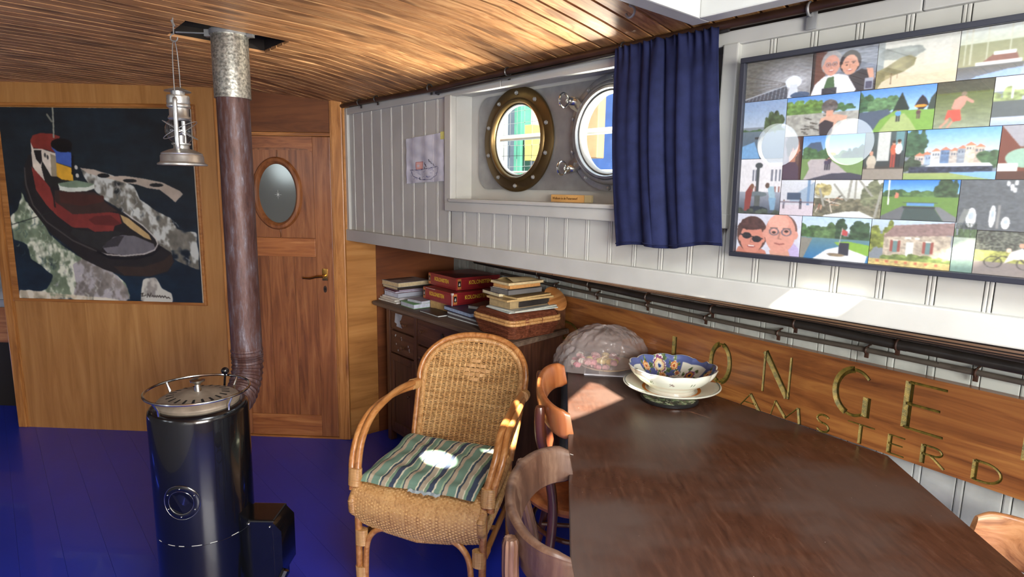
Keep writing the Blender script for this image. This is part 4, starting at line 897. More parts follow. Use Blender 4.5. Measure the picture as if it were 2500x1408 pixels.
def f_harb(c):
    c.vgrad(0, .45, (96, 156, 222), (196, 220, 236)); trees(c, -.02, .22, .5, .5, (56, 86, 60), 25); n = c.noise(30, 30, 26)
    for k, (x, h_, cl) in enumerate(((.2, .14, (150, 170, 196)), (.3, .2, (206, 208, 206)), (.4, .22, (96, 124, 162)), (.5, .2, (190, 180, 170)), (.58, .24, (140, 150, 162)), (.66, .3, (206, 190, 170)), (.76, .26, (176, 160, 146)), (.12, .12, (190, 176, 166)))):
        c.rect(x, .64 - h_, x + .105, .7, cl, 1, n, .25); c.poly([(x - .01, .64 - h_), (x + .05, .57 - h_), (x + .115, .64 - h_)], (200, 124, 92))
        for q in range(3): c.rect(x + .015 + q * .03, .68 - h_, x + .028 + q * .03, .72 - h_, (70, 84, 104))
    trees(c, .84, 1, .74, .3, (64, 92, 60), 27); trees(c, 0, .24, .8, .22, (60, 76, 56), 28); c.poly([(.2, .76), (.34, .68), (.92, .68), (.96, .74)], (214, 222, 226)); c.rect(.06, .74, .96, .86, (44, 50, 66), 1, n, .8); c.vgrad(.86, 1, (150, 164, 96), (130, 156, 90)); c.poly([(.5, .86), (1, .84), (1, 1), (.9, .98)], (120, 170, 220))
def f_cabin(c): c.rect(0, 0, 1, 1, (104, 54, 40)); c.poly([(0, 0), (.5, .0), (.9, .35), (.3, .4)], (150, 150, 156)); c.ell(.4, .6, .3, .18, (140, 176, 156)); c.rect(0, .7, .3, .84, (220, 222, 220)); c.rect(0, .84, 1, 1, (74, 44, 34))
def f_quay(c): c.vgrad(0, 1, (206, 212, 220), (190, 190, 200)); c.poly([(.3, .5), (.6, .3), (1, .05), (1, .6), (.3, .6)], (150, 170, 190)); c.rect(.8, 0, .87, .7, (106, 140, 176)); c.rect(.2, .36, .62, .56, (60, 76, 100)); c.rect(0, .7, 1, 1, (206, 196, 206)); c.rect(0, .6, 1, .64, (120, 110, 124)); person(c, .62, .82, .3, (60, 60, 76)); person(c, .12, .82, .26, (120, 120, 140))
def f_wreck(c):
    n = c.noise(16, 16, 31); c.vgrad(0, .5, (220, 224, 222), (196, 200, 190)); trees(c, .04, .2, .42, .4, (176, 164, 110), 29); c.rect(0, .5, 1, 1, (106, 104, 84), 1, n, .5); trees(c, .7, 1, .6, .55, (110, 116, 88), 30)
    for a in ([(.3, .12), (.5, .55)], [(.55, .0), (.52, .5)], [(.66, .0), (.86, .42)], [(.62, .0), (.62, .5)], [(.08, .24), (.16, .7)], [(0, .4), (.3, .62)], [(.98, .3), (.92, .95)]): c.line(a, .018, (150, 150, 140))
    for k in range(14): r = random.Random(k + 50); c.line([(r.uniform(0, .4), r.uniform(.4, .9)), (r.uniform(0, .45), r.uniform(.4, .9))], .01, r.choice([(206, 196, 180), (150, 90, 74), (90, 84, 76), (196, 150, 120)]))
    c.poly([(.18, .95), (.5, .84), (.7, .82), (.94, 1), (.16, 1)], (216, 220, 216))
def f_lock(c):
    c.vgrad(0, .32, (44, 112, 206), (130, 186, 230)); trees(c, 0, .3, .44, .2, (56, 84, 50), 34); trees(c, .3, .8, .42, .14, (76, 106, 60), 35); trees(c, .72, 1, .48, .44, (54, 76, 50), 36); c.rect(0, .42, 1, 1, (96, 132, 60)); c.poly([(0, .92), (.3, .64), (.34, .78), (.3, 1), (0, 1)], (96, 100, 104)); c.poly([(.7, .66), (.78, .66), (1, .9), (1, 1), (.84, 1)], (112, 116, 120)); c.poly([(.32, .7), (.7, .68), (.84, 1), (.28, 1)], (58, 74, 72)); c.rect(.34, .56, .7, .64, (90, 142, 196)); c.line([(.3, .56), (.74, .56)], .008, (60, 64, 70)); c.line([(.08, 0), (.09, .62)], .01, (226, 228, 230)); c.poly([(.18, .3), (.23, .34), (.22, .46), (.17, .46)], (200, 120, 96)); c.rect(.3, .66, .72, .7, (50, 54, 56))
def f_boats(c):
    n = c.noise(30, 30, 37); c.rect(0, 0, 1, 1, (84, 90, 94), 1, n, .2)
    for x, y, rx, ry in ((.14, .76, .05, .2), (.34, .72, .03, .22), (.47, .84, .04, .12), (.68, .6, .035, .13), (.8, .6, .05, .1), (.86, .82, .04, .14)): c.ell(x, y, rx, ry, (222, 226, 226)); c.ell(x, y - ry * .2, rx * .6, ry * .4, (170, 184, 196))
    for k in range(14): r = random.Random(k + 90); c.ell(r.uniform(.4, 1), r.uniform(.04, .24), .018, .05, (200, 204, 206))
    c.rect(.38, .5, .41, .96, (130, 132, 130)); c.line([(.7, .66), (.84, .98)], .012, (140, 142, 140)); c.poly([(.0, .96), (.06, .58), (.12, .6), (.05, 1)], (120, 126, 124)); c.rect(.6, 0, 1, .05, (120, 120, 120))
def f_selfie(c):
    c.rect(0, 0, 1, 1, (206, 210, 226)); c.poly([(.6, 1), (.7, .82), (.9, .66), (.98, .8), (1, 1)], (184, 170, 216)); c.poly([(.0, 1), (.04, .86), (.3, .8), (.48, .92), (.5, 1)], (196, 120, 100))
    n = c.noise(18, 18, 40); c.ell(.25, .42, .24, .34, (74, 48, 44), 1, n, .5, rag=n * .5 + .25); face(c, .25, .62, .40, (206, 132, 112), (74, 48, 44), glasses='dark', tilt=.04)
    c.ell(.24, .27, .2, .14, (70, 44, 42), 1, n, .5, rag=n * .5 + .25); c.poly([(.54, .9), (.8, .7), (.86, 1), (.56, 1)], (206, 150, 130)); c.ell(.705, .36, .235, .38, (98, 70, 64)); face(c, .69, .46, .50, (214, 150, 132), (120, 84, 74), bald=True, glasses='y', smile=False, tilt=-.02)
def f_canal(c):
    c.vgrad(0, .35, (176, 206, 232), (200, 218, 232)); trees(c, 0, .3, .48, .3, (66, 100, 56), 41); trees(c, .26, .6, .5, .34, (80, 110, 66), 42); trees(c, .56, 1, .6, .55, (50, 74, 50), 43); c.vgrad(.5, 1, (90, 130, 140), (40, 110, 170)); c.poly([(0, .5), (.18, .52), (.06, 1), (0, 1)], (130, 128, 118)); c.poly([(.5, .58), (.7, .54), (1, .6), (1, .84), (.8, .8), (.56, .64)], (126, 172, 60)); c.poly([(.2, 1), (.4, .76), (.6, .66), (.98, .84), (.96, 1)], (222, 226, 232)); c.rect(.58, .58, .72, .86, (40, 42, 56)); 
    for k in range(8): c.ell(.5 + k * .012, .86 + .01 * (k % 3), .09, .03, (150, 130, 100) if k % 2 else (90, 80, 70), .7)
    c.poly([(.61, .26), (.69, .32), (.68, .42), (.6, .4)], (180, 70, 70)); c.line([(.61, .24), (.58, .62)], .006, (180, 176, 170))
def f_house(c):
    n = c.noise(26, 26, 45); c.vgrad(0, .25, (180, 200, 220), (170, 190, 200)); trees(c, 0, .26, .6, .5, (120, 132, 56), 46); c.rect(.18, .3, .98, .82, (176, 164, 146), 1, n, .3); c.poly([(.16, .38), (.3, .12), (1, .02), (1, .28)], (136, 112, 108), 1, n, .2)
    for x in (.26, .66): c.rect(x, .44, x + .13, .68, (140, 72, 64)); c.rect(x + .035, .44, x + .095, .7, (96, 130, 130)); c.rect(x + .03, .42, x + .1, .45, (214, 206, 196))
    c.rect(.46, .46, .55, .84, (206, 214, 212)); c.rect(.44, .36, .52, .4, (220, 220, 214)); c.rect(.56, .36, .62, .4, (220, 220, 214)); trees(c, .18, 1, .88, .14, (110, 130, 66), 47); c.rect(0, .86, 1, 1, (196, 176, 110), 1, n, .3)
    for k in range(7): c.rect(.1 + k * .12, .88, .14 + k * .12, .94, (186, 108, 78))
def f_water(c): n = c.noise(6, 30, 49); c.vgrad(0, .12, (170, 190, 200), (150, 170, 170)); trees(c, 0, 1, .34, .3, (70, 90, 60), 50); c.vgrad(.3, 1, (160, 174, 160), (96, 130, 120)); c.a *= 1 + .2 * (n[..., None] - .5)
def f_bike(c):
    n = c.noise(40, 40, 51); c.rect(0, 0, 1, .5, (84, 88, 78), 1, n, .9); c.rect(0, .44, 1, .72, (150, 154, 80), 1, n, .4); c.rect(0, .7, 1, 1, (128, 120, 116))
    for x in (.22, .58): q = [(x + .1 * math.cos(a), .7 + .13 * math.sin(a)) for a in [k * .45 for k in range(15)]]; c.line(q, .006, (50, 46, 46))
    c.line([(.22, .7), (.3, .56), (.5, .58), (.58, .7)], .008, (50, 46, 46)); c.poly([(.4, .46), (.52, .36), (.6, .44), (.56, .6), (.44, .62), (.34, .72)], (222, 216, 214)); c.ell(.52, .3, .035, .05, SKN); c.ell(.38, .42, .03, .05, (226, 196, 176)); c.ell(.92, .7, .08, .1, (110, 60, 60))
R1, R2, R3, R4, R5, R6 = 1.835, 1.737, 1.643, 1.538, 1.45, 1.346
LAY = [(2.386, 2.553, R2, R1, f_tunnel), (2.553, 2.694, R2, R1, f_couple), (2.694, 2.845, R2, R1, f_mist), (2.845, 3.01, R2, R1, f_lookout), (3.01, 3.16, R2, R1, f_canal), (3.16, 3.32, R2, R1, f_water),
       (2.386, 2.4985, 1.592, R2, f_canal_l), (2.4985, 2.666, R3, R2, f_back), (2.666, 2.814, R3, R2, f_parasol), (2.814, 2.911, R3, R2, f_diver), (2.911, 3.06, R3, R2, f_harbr), (3.06, 3.32, R3, R2, f_lock),
       (2.386, 2.4985, R5, 1.592, f_fount), (2.4985, 2.545, R4, R3, f_man), (2.545, 2.685, R4, R3, f_path), (2.685, 2.768, R4, R3, f_two), (2.768, 2.932, R4, R3, f_harb), (2.932, 3.04, R4, R3, f_cabin), (3.04, 3.32, R4, R3, f_wreck),
       (2.4985, 2.582, R5, R4, f_quay), (2.582, 2.732, R5, R4, f_wreck), (2.732, 2.876, R5, R4, f_lock), (2.876, 3.05, 1.436, R4, f_boats), (3.05, 3.32, R5, R4, f_harb),
       (2.386, 2.558, R6, R5, f_selfie), (2.558, 2.716, R6, R5, f_canal), (2.716, 2.875, R6, R5, f_house), (2.875, 2.914, R6, R5, f_water), (2.914, 3.06, R6, 1.436, f_bike), (3.06, 3.32, R6, 1.436, f_parasol)]
for i, (a, b, c_, d_, fn) in enumerate(LAY): ph(a, b, c_, d_, fn, i)
# ================================================================ furniture
M_rat = wood('rattan_pole', (124, 74, 34), (176, 118, 64), (206, 156, 100), 'Y', .9, .32, .05, .35, .04, 0, .3)
M_wick = wood('wicker_strand', (160, 118, 68), (208, 168, 112), (232, 200, 146), 'X', 1.2, .45, 0, .1, 0, 0, .35)
M_wrap = wood('rattan_binding', (140, 96, 52), (190, 146, 92), (212, 174, 120), 'Z', 2, .4, 0, .15, 0, 0, .3)
def wrapped(mb, path, r, pitch=.0045, n=10, dr=.0011, mi=0):
    # a close coil binding: ridged tube along the path
    P = [Vector(p) for p in path]; seg = [(b - a).length for a, b in zip(P[:-1], P[1:])]; Lt = sum(seg); k = max(3, int(Lt / pitch)); pts = []; R = []
    def at(s):
        i = 0
        while i < len(seg) - 1 and s > seg[i]: s -= seg[i]; i += 1
        return P[i].lerp(P[i + 1], min(1, s / max(seg[i], 1e-9)))
    for i in range(k):
        for f, d in ((.12, -dr), (.5, 0), (.88, -dr)): pts.append(at((i + f) / k * Lt)); R.append(r + d + dr * random.uniform(-.2, .2))
    mb.tube(pts, R, n, mi=mi)
def weave(mb, S, rows, stakes, a0, a1, r=.0022, amp=.0028, sub=4, jit=.0006, skip=None, pair=2):
    # S(a, b) -> (point, normal); strands run along a, b picks the row
    for j in range(rows):
        b = (j + .5) / rows; ph_ = (j // pair) % 2; lo, hi = a0(b), a1(b); pts = []
        nS = max(3, int(stakes * (hi - lo))); n = nS * sub
        for i in range(n + 1):
            a = lo + (hi - lo) * i / n; q, nm = S(a, b)
            w = math.cos(math.pi * (a * stakes) + math.pi * ph_) * amp
            pts.append(Vector(q) + Vector(nm) * (w + random.uniform(-jit, jit)) + Vector((0, 0, random.uniform(-jit, jit))))
        mb.tube(pts, r, 4, caps=False)
KM = Matrix.Translation((-.25, 2.185, 0)) @ Rz(math.atan2(-.274, .962))
rc = thing('rattan_armchair', 'honey coloured rattan armchair with arched wicker back standing before the dark chest of drawers', 'chair', KM)
def yb(z, x=0): return .195 + (z - .42) * .49 - .028 * (x / .22) ** 2
ZT = .846
def xo(z):
    if z < .70: return .196 + .022 * (z - .44) / .26
    t = min(1, (z - .70) / (ZT - .70)); return .218 * (1 - t ** 2.4) ** .5
def outline(off, n=40):
    pts = []
    for i in range(n + 1):
        t = i / n
        z = .42 + (.70 - .42) * min(1, t / .45) if t < .45 else None
        if z is not None: pts.append((-(xo(max(z, .44)) + off), yb(z, xo(z)), z))
        else:
            a = math.pi / 2 * (t - .45) / .55; x = (.218 + off) * math.cos(a) ** .84 if a < math.pi / 2 - 1e-6 else 0; zz = .70 + (ZT - .70 + off) * math.sin(a) ** .84
            pts.append((-x, yb(zz, x), zz))
    return pts + [(-x, y, z) for x, y, z in pts[:-1][::-1]]
m = MB(); m.tube(outline(.021), .0125, 10); m.obj('back_hoop', M_rat, rc)
m = MB(); wrapped(m, outline(.0), .0125, .0052, 10, .0012); m.obj('back_binding', M_wrap, rc)
def SB(a, b):
    z = .44 + (ZT - .012 - .44) * b; x = a * .22; return ((x, yb(z, x) - .002, z), (0, -.9, .43))
m = MB(); random.seed(3)
weave(m, SB, 66, 19, lambda b: -max(.1, xo(.44 + (ZT - .012 - .44) * b) - .006) / .22, lambda b: max(.1, xo(.44 + (ZT - .012 - .44) * b) - .006) / .22, r=.0024, amp=.0026)
o = m.obj('back_weave', M_wick, rc); o['kind'] = 'stuff'
m = MB()
for i in range(-18, 19):
    a = i / 19 * 1.0 + .0; x = a * .22
    for dx in (-.0018, .0018):
        zt_ = .44
        while zt_ < ZT - .01 and xo(zt_ + .01) > abs(x) + .008: zt_ += .01
        if i % 2 == 0: m.tube([(x + dx, yb(z, x) + .0, z) for z in [.43 + (zt_ - .43) * q / 8 for q in range(9)]], .0018, 4, caps=False)
o = m.obj('back_stakes', M_wick, rc); o['kind'] = 'stuff'
m = MB()      # flat plaited diamond in the back
for r_, cnt in enumerate((1, 2, 3, 2, 1, 2)[:5]):
    zz = .765 - r_ * .018
    for k in range(cnt):
        xx = (k - (cnt - 1) / 2) * .048 + .004; y = yb(zz, xx) - .0075
        m.add([(xx - .021, y, zz - .006), (xx, y - .003, zz - .007), (xx + .021, y, zz - .006), (xx + .021, y + .004, zz + .006), (xx, y + .001, zz + .007), (xx - .021, y + .004, zz + .006)], [(0, 1, 4, 5), (1, 2, 3, 4)])
m.obj('plaited_diamond', M_wrap, rc)
# seat and rolled apron
prof = [(.20, .435), (.08, .432), (-.06, .436), (-.16, .448), (-.215, .452), (-.25, .440), (-.266, .412), (-.270, .378), (-.262, .345), (-.246, .318), (-.228, .302)]
pp = smooth_path([(0, y, z) for y, z in prof], 4)
def SS(a, b):
    i = b * (len(pp) - 1); k = min(int(i), len(pp) - 2); q = pp[k].lerp(pp[k + 1], i - k); t = (pp[k + 1] - pp[k]).normalized(); nm = Vector((0, t.z, -t.y)) * -1
    bow = (1 - a * a); dy = -.018 * bow if b > .45 else 0; dz = (-.022 * bow if b > .75 else 0) * ((b - .75) / .25 if b > .75 else 0)
    x = a * (.236 if q.y < .0 else .236 - .04 * q.y / .2); return ((x, q.y + dy * min(1, (b - .45) / .2) if b > .45 else q.y, q.z + dz), nm)
m = MB(); weave(m, SS, 116, 21, lambda b: -1, lambda b: 1, r=.0025, amp=.0030, sub=4, pair=2); o = m.obj('seat_weave', M_wick, rc); o['kind'] = 'stuff'
m = MB()
for i in range(-21, 22):
    a = i / 22
    if i % 2: continue
    for d in (-.003, .003): m.tube([Vector(SS(a, b / 24)[0]) + Vector((d, 0, 0)) for b in range(25)], .0016, 4, caps=False)
o = m.obj('seat_stakes', M_wick, rc); o['kind'] = 'stuff'
m = MB(); m.grid(lambda a, b: Vector(SS(a * 2 - 1, b)[0]) - Vector(SS(a * 2 - 1, b)[1]) * .004, 12, 30); m.obj('seat_lining', M_wrap, rc)
for sgn in (-1, 1):
    m = MB(); wrapped(m, [(sgn * .236, -.225, .325), (sgn * .243, -.262, .36), (sgn * .243, -.268, .40), (sgn * .242, -.235, .438), (sgn * .238, -.1, .43), (sgn * .222, .06, .425), (sgn * .205, .20, .43)], .016, .0055, 10, .0014); m.obj('seat_roll', M_wrap, rc)
    m = MB(); wrapped(m, [(sgn * .236, -.22, .33), (sgn * .236, -.05, .36), (sgn * .212, .16, .37)], .014, .0055, 8, .0014); m.obj('side_roll', M_wrap, rc)
m = MB(); wrapped(m, [(-.236, -.226, .305), (-.12, -.242, .290), (0, -.25, .280), (.12, -.242, .290), (.236, -.226, .305)], .009, .0055, 8, .0014); m.obj('apron_roll', M_wrap, rc)
# arms: two poles side by side, the inner one runs down as the front leg
for sgn, dx in ((-1, 0), (1, .012)):
    A0 = [(sgn * .240, .285, .652), (sgn * .262, .14, .668), (sgn * .276, 0, .664), (sgn * .280, -.10, .640), (sgn * .276, -.175, .585), (sgn * .266, -.222, .52), (sgn * .258, -.236, .465), (sgn * .256, -.242, .428)]
    A0 = [(x + dx * (i > 3), y, z) for i, (x, y, z) in enumerate(A0)]
    m = MB(); m.tube(smooth_path(A0, 6), .0128, 10); m.obj('arm_pole', M_rat, rc)
    A1 = [(x - sgn * .0245 * (.15, .55, .9, 1, 1, 1, 1, 1)[i], y - .002 * (i < 3), z + (.022, .018, .010, .006, .006, 0, 0, 0)[i]) for i, (x, y, z) in enumerate(A0)][:-1] + [(sgn * .232 + dx, -.246, .36), (sgn * .230 + dx, -.248, .2), (sgn * .228 + dx, -.250, 0)]
    m = MB(); m.tube(smooth_path(A1, 6), .0134, 10); m.obj('front_leg', M_rat, rc)
    m = MB()
    wrapped(m, [((A0[6][0] + A1[6][0]) / 2, -.234, .508), ((A0[6][0] + A1[6][0]) / 2 - .0 * sgn, -.242, .445)], .0185, .0042, 14, .0009); 
    for v in range(len(m.v)):
        cx = (A0[6][0] + A1[6][0]) / 2; m.v[v].x = cx + (m.v[v].x - cx) * 1.42
    m.obj('arm_binding', M_wrap, rc)
    m = MB(); wrapped(m, [(sgn * .240, .292, .662), (sgn * .247, .235, .671)], .024, .005, 12, .001); m.obj('arm_binding', M_wrap, rc)
    m = MB(); m.tube(smooth_path([(sgn * .205, .20, .44), (sgn * .196, .215, .3), (sgn * .20, .23, 0)], 5), .0145, 10); m.obj('rear_leg', M_rat, rc)
    m = MB(); m.tube([(sgn * .228 + dx, -.244, .245), (sgn * .198, .22, .215)], .0115, 10); wrapped(m, [(sgn * .226 + dx, -.22, .244), (sgn * .222 + dx, -.17, .241)], .0138, .0045, 10, .0009); m.obj('side_stretcher', M_rat, rc)
    m = MB(); m.tube(smooth_path([(sgn * .12, -.246, .305), (sgn * .165, -.25, .285), (sgn * .195, -.25, .235), (sgn * .203, -.25, .14), (sgn * .205, -.25, .05)], 5), .011, 10); m.obj('leg_brace', M_rat, rc)
    m = MB(); wrapped(m, [(sgn * .218 + dx, -.25, .285), (sgn * .218 + dx, -.25, .225)], .0175, .0045, 14, .0009)
    for v in range(len(m.v)): m.v[v].x = sgn * .218 + dx + (m.v[v].x - sgn * .218 - dx) * 1.4
    m.obj('leg_binding', M_wrap, rc)
    m = MB(); wrapped(m, [(sgn * .22 + dx, -.25, .14), (sgn * .218 + dx, -.25, .07)], .0175, .0045, 14, .0009)
    for v in range(len(m.v)): m.v[v].x = sgn * .219 + dx + (m.v[v].x - sgn * .219 - dx) * 1.4
    m.obj('leg_binding', M_wrap, rc)
m = MB(); m.tube([(-.2, .225, .25), (.2, .225, .25)], .011, 8); m.tube([(-.213, -.02, .235), (.218, -.02, .235)], .010, 8); m.obj('cross_stretcher', M_rat, rc)
# cushion
STR = [(.030, (112, 142, 126)), (.005, (206, 206, 182)), (.008, (66, 80, 92)), (.016, (172, 160, 140)), (.004, (206, 206, 182)), (.010, (122, 150, 126)), (.018, (64, 74, 94)), (.006, (204, 202, 178)), (.018, (112, 142, 126)), (.007, (156, 174, 144)), (.005, (62, 78, 86)), (.014, (178, 164, 142))]
SL = sum(a for a, _ in STR)
def stripe(x):
    x = x % SL
    for w_, c in STR:
        if x < w_: return c
        x -= w_
    return STR[0][1]
NU, NV = 190, 70; co = []; cc = []
C00, C10, C01, C11 = Vector((-.236, -.245)), Vector((.212, -.25)), Vector((-.222, .172)), Vector((.190, .168))
for side in (1, -1):
    for j in range(NV + 1):
        for i in range(NU + 1):
            a, b = i / NU, j / NV; p = (C00 * (1 - a) + C10 * a) * (1 - b) + (C01 * (1 - a) + C11 * a) * b
            e = min(1, (1 - abs(2 * a - 1) ** 8) * (1 - abs(2 * b - 1) ** 6)); wr_ = .0045 * math.sin(a * 17 + b * 9) * math.sin(b * 8 + 1) + .004 * math.sin(a * 31 - b * 13 + 1.2) * (1 - b) + .003 * math.sin(b * 26 + a * 8)
            z = .468 + (.021 * e ** .5 + wr_ * e + .012 * math.exp(-((b - .9) / .2) ** 2 - ((a - .0) / .15) ** 2) if side > 0 else -.004 * e)
            if b < .05: z -= .004
            co.append((p.x + .004 * math.sin(b * 12) * (a < .02), p.y + .004 * math.sin(a * 18) * (b < .03), z)); cc.append(stripe(p.x + .6 + .0045 * math.sin(b * 7 + a * 5) + .06 * (b - .5) ** 2 * 0))
fs = []
nn = (NU + 1) * (NV + 1)
for sd_ in (0, 1):
    for j in range(NV):
        for i in range(NU): q = [sd_ * nn + j * (NU + 1) + i, sd_ * nn + j * (NU + 1) + i + 1, sd_ * nn + (j + 1) * (NU + 1) + i + 1, sd_ * nn + (j + 1) * (NU + 1) + i]; fs.append(q if sd_ == 0 else q[::-1])
bd_ = [i for i in range(NU + 1)] + [(j) * (NU + 1) + NU for j in range(1, NV + 1)] + [NV * (NU + 1) + i for i in range(NU - 1, -1, -1)] + [j * (NU + 1) for j in range(NV - 1, 0, -1)]
for k in range(len(bd_)): a, b = bd_[k], bd_[(k + 1) % len(bd_)]; fs.append((b, a, a + nn, b + nn))
me = bpy.data.meshes.new('seat_cushion'); me.from_pydata(co, [], fs); me.polygons.foreach_set('use_smooth', [True] * len(fs)); me.materials.append(attr_mat('striped_cotton', .85, 0, .2, .2))
lc = np.array(cc, float) / 255; lc = np.where(lc <= .04045, lc / 12.92, ((lc + .055) / 1.055) ** 2.4); set_print(me, lc)
o = link_mesh('seat_cushion', me, None, KM); tag(o, 'flat green, navy and cream striped cushion lying on the rattan armchair seat', 'cushion')
m = MB(); m.grid(lambda a, b: (-.03 + a * .12, -.252 - .010 * b + .004 * math.sin(a * 20), .470 - b * .006 + .002 * math.sin(a * 33)), 20, 3); m.obj('torn_lining', paint('lining_grey', (160, 172, 176), .8), o)
# ---------------------------------------------------------------- bentwood chairs
def bentwood(M, lab, mats, zt=.84, half=.24, depth=.14, grooves=True, tilt=.0, tall=.10):
    t = thing('bentwood_chair', lab, 'chair', M); mb_, mp_ = mats
    # back band: section swept round the arc
    m = MB(); n = 44; ns = 26; sec = []
    for i in range(ns):
        a = 2 * math.pi * i / ns; cx, cz = math.cos(a), math.sin(a)
        sx_ = .013 * abs(cx) ** .5 * (1 if cx > 0 else -1); sz_ = tall / 2 * abs(cz) ** .6 * (1 if cz > 0 else -1)
        g = (.0019 * math.cos(sz_ / tall * 2 * math.pi * 7) if grooves and abs(cz) < .9 else 0)
        sec.append((sx_ + g * (1 if cx > 0 else -1), sz_))
    vs = []
    for k in range(n + 1):
        f = -math.pi / 2 + math.pi * k / n; f *= 1.02
        c = Vector((-.06 - depth * math.cos(f) ** 1.0 if abs(f) < math.pi / 2 else -.06 + .01, half * math.sin(f), zt - tall / 2))
        nrm = Vector((math.cos(f) * 1.0 * half, -math.sin(f) * depth, 0)).normalized()
        end = min(1, (1 - (abs(2 * k / n - 1)) ** 14) + .18); taper = 1 - .25 * abs(2 * k / n - 1) ** 3 * 0
        for (sx_, sz_) in sec: vs.append(c + nrm * sx_ * (.55 + .45 * end) - Vector((0, 0, 0)) + Vector((-(sz_) * .16, 0, sz_ * (.72 + .28 * end) - .006 * (abs(math.sin(f)) ** 4))))
    fs = [(k * ns + i, k * ns + (i + 1) % ns, (k + 1) * ns + (i + 1) % ns, (k + 1) * ns + i) for k in range(n) for i in range(ns)]
    fs += [list(range(ns))[::-1], list(range(n * ns, n * ns + ns))]
    m.add(vs, fs, 0, True); m.obj('backrest', mb_, t)
    def gpole(mb, path, r, grooves=grooves):
        P = smooth_path(path, 6); k = len(P); nn_ = 24; up = Vector((0, 1, 0)); vs = []; 
        for i in range(k):
            tg = (P[min(i + 1, k - 1)] - P[max(i - 1, 0)]).normalized(); b1 = (up - tg * up.dot(tg)).normalized(); b2 = tg.cross(b1)
            for j in range(nn_):
                a = 2 * math.pi * j / nn_; rr = r * (1 + (.07 * math.cos(a * 12) if grooves else 0)); vs.append(P[i] + (b1 * math.cos(a) + b2 * math.sin(a)) * rr * (.8 if i == 0 else 1))
        mb.add(vs, [(i * nn_ + j, i * nn_ + (j + 1) % nn_, (i + 1) * nn_ + (j + 1) % nn_, (i + 1) * nn_ + j) for i in range(k - 1) for j in range(nn_)] + [list(range(nn_))[::-1], list(range((k - 1) * nn_, k * nn_))], 0, True)
    for s in (-1, 1):
        yy = s * half * .74; xx = -.06 - depth * math.cos(math.asin(.74)) - .026
        m = MB(); gpole(m, [(xx - .006, yy, zt - .022), (xx - .004, yy, zt - .12), (xx + .02, yy * .98, .62), (xx + .045, yy * .98, .45), (xx + .02, yy * 1.05, .2), (xx - .03, yy * 1.15, 0)], .0165); m.obj('rear_post', mp_, t)
        m = MB(); gpole(m, [(.16, s * .15, .44), (.175, s * .165, .22), (.19, s * .18, 0)], .0155, False); m.obj('front_leg', mp_, t)
        m = MB(); m.tube([(.165, s * .155, .2), (-.13, s * .17, .2)], .009, 8); m.obj('stretcher', mp_, t)
    m = MB(); m.lathe([(0, .432), (.19, .432), (.202, .438), (.205, .450), (.198, .460), (.185, .463), (.16, .458), (0, .455)], 40); m.obj('seat', mb_, t)
    m = MB(); m.tube(circ3(.165, .33), .009, 8, closed=True); m.obj('ring_brace', mp_, t)
    return t
def circ3(r, z, n=30): return [(r * math.cos(2 * math.pi * i / n), r * math.sin(2 * math.pi * i / n), z) for i in range(n)]
M_lime = wood('limed_oak', (50, 32, 24), (88, 62, 48), (130, 104, 84), 'Z', .5, .42, .2, .1, 0, 0, .3, .3)
M_limep = wood('limed_oak_post', (62, 38, 28), (104, 74, 56), (160, 130, 106), 'Z', 1.0, .4, .3, .1, 0, 0, .3, 1)
M_redw = wood('worn_beech', (126, 66, 30), (170, 102, 56), (196, 134, 84), 'Z', .5, .32, .05, .3, 0, 0, .3, .3)
M_redp = wood('dark_post', (66, 32, 20), (98, 52, 32), (130, 78, 50), 'Z', .8, .3, .05, .4, 0)
M_honey = wood('oak_burl', (120, 76, 46), (178, 126, 82), (206, 158, 112), 'X', .5, .35, .1, .2, 0, 0, .3, 3)
bentwood(Matrix.Translation((.196, 1.262, 0)) @ Rz(-.083), 'grey brown grooved bentwood chair pushed to the table nearest the camera', (M_lime, M_limep), tall=.098, depth=.125, half=.238)
bentwood(Matrix.Translation((.255, 2.025, 0)) @ Rz(-.05), 'orange brown bentwood chair at the far end of the table beside the chest', (M_redw, M_redp), grooves=False, half=.258, depth=.085, tall=.095)
bentwood(Matrix.Translation((1.035, 1.10, 0)) @ Rz(math.pi - .1), 'light oak bentwood chair on the hull side of the table, lower right corner', (M_honey, M_limep), grooves=False, zt=.772, tall=.12)
# ---------------------------------------------------------------- table
tm, nt, b = nt_new('dark_table_top')
mp = coords(nt, (40, 7, 10), False); mp.inputs['Rotation'].default_value = (0, 0, .12)
n1 = N(nt, 'ShaderNodeTexNoise'); n1.inputs['Scale'].default_value = 1.6; n1.inputs['Detail'].default_value = 9; n1.inputs['Roughness'].default_value = .65; nt.links.new(mp.outputs[0], n1.inputs['Vector'])
mp2 = coords(nt, (2.6, 3.6, 3), False); n2 = N(nt, 'ShaderNodeTexNoise'); n2.inputs['Detail'].default_value = 5; n2.inputs['Scale'].default_value = 1.2; nt.links.new(mp2.outputs[0], n2.inputs['Vector'])
r1 = ramp(nt, [(.3, lin((50, 29, 20))), (.55, lin((68, 41, 29))), (.78, lin((88, 60, 46)))]); nt.links.new(n1.outputs['Fac'], r1.inputs[0])
r2 = ramp(nt, [(.42, (0, 0, 0, 1)), (.60, (.75, .75, .75, 1))]); nt.links.new(n2.outputs['Fac'], r2.inputs[0])
mx = N(nt, 'ShaderNodeMix', data_type='RGBA'); mx.inputs['B'].default_value = lin((74, 60, 54)); nt.links.new(r2.outputs[0], mx.inputs['Factor']); nt.links.new(r1.outputs[0], mx.inputs['A'])
mp3 = coords(nt, (26, 26, 26), False); vo = N(nt, 'ShaderNodeTexVoronoi'); vo.inputs['Scale'].default_value = 1; nt.links.new(mp3.outputs[0], vo.inputs['Vector'])
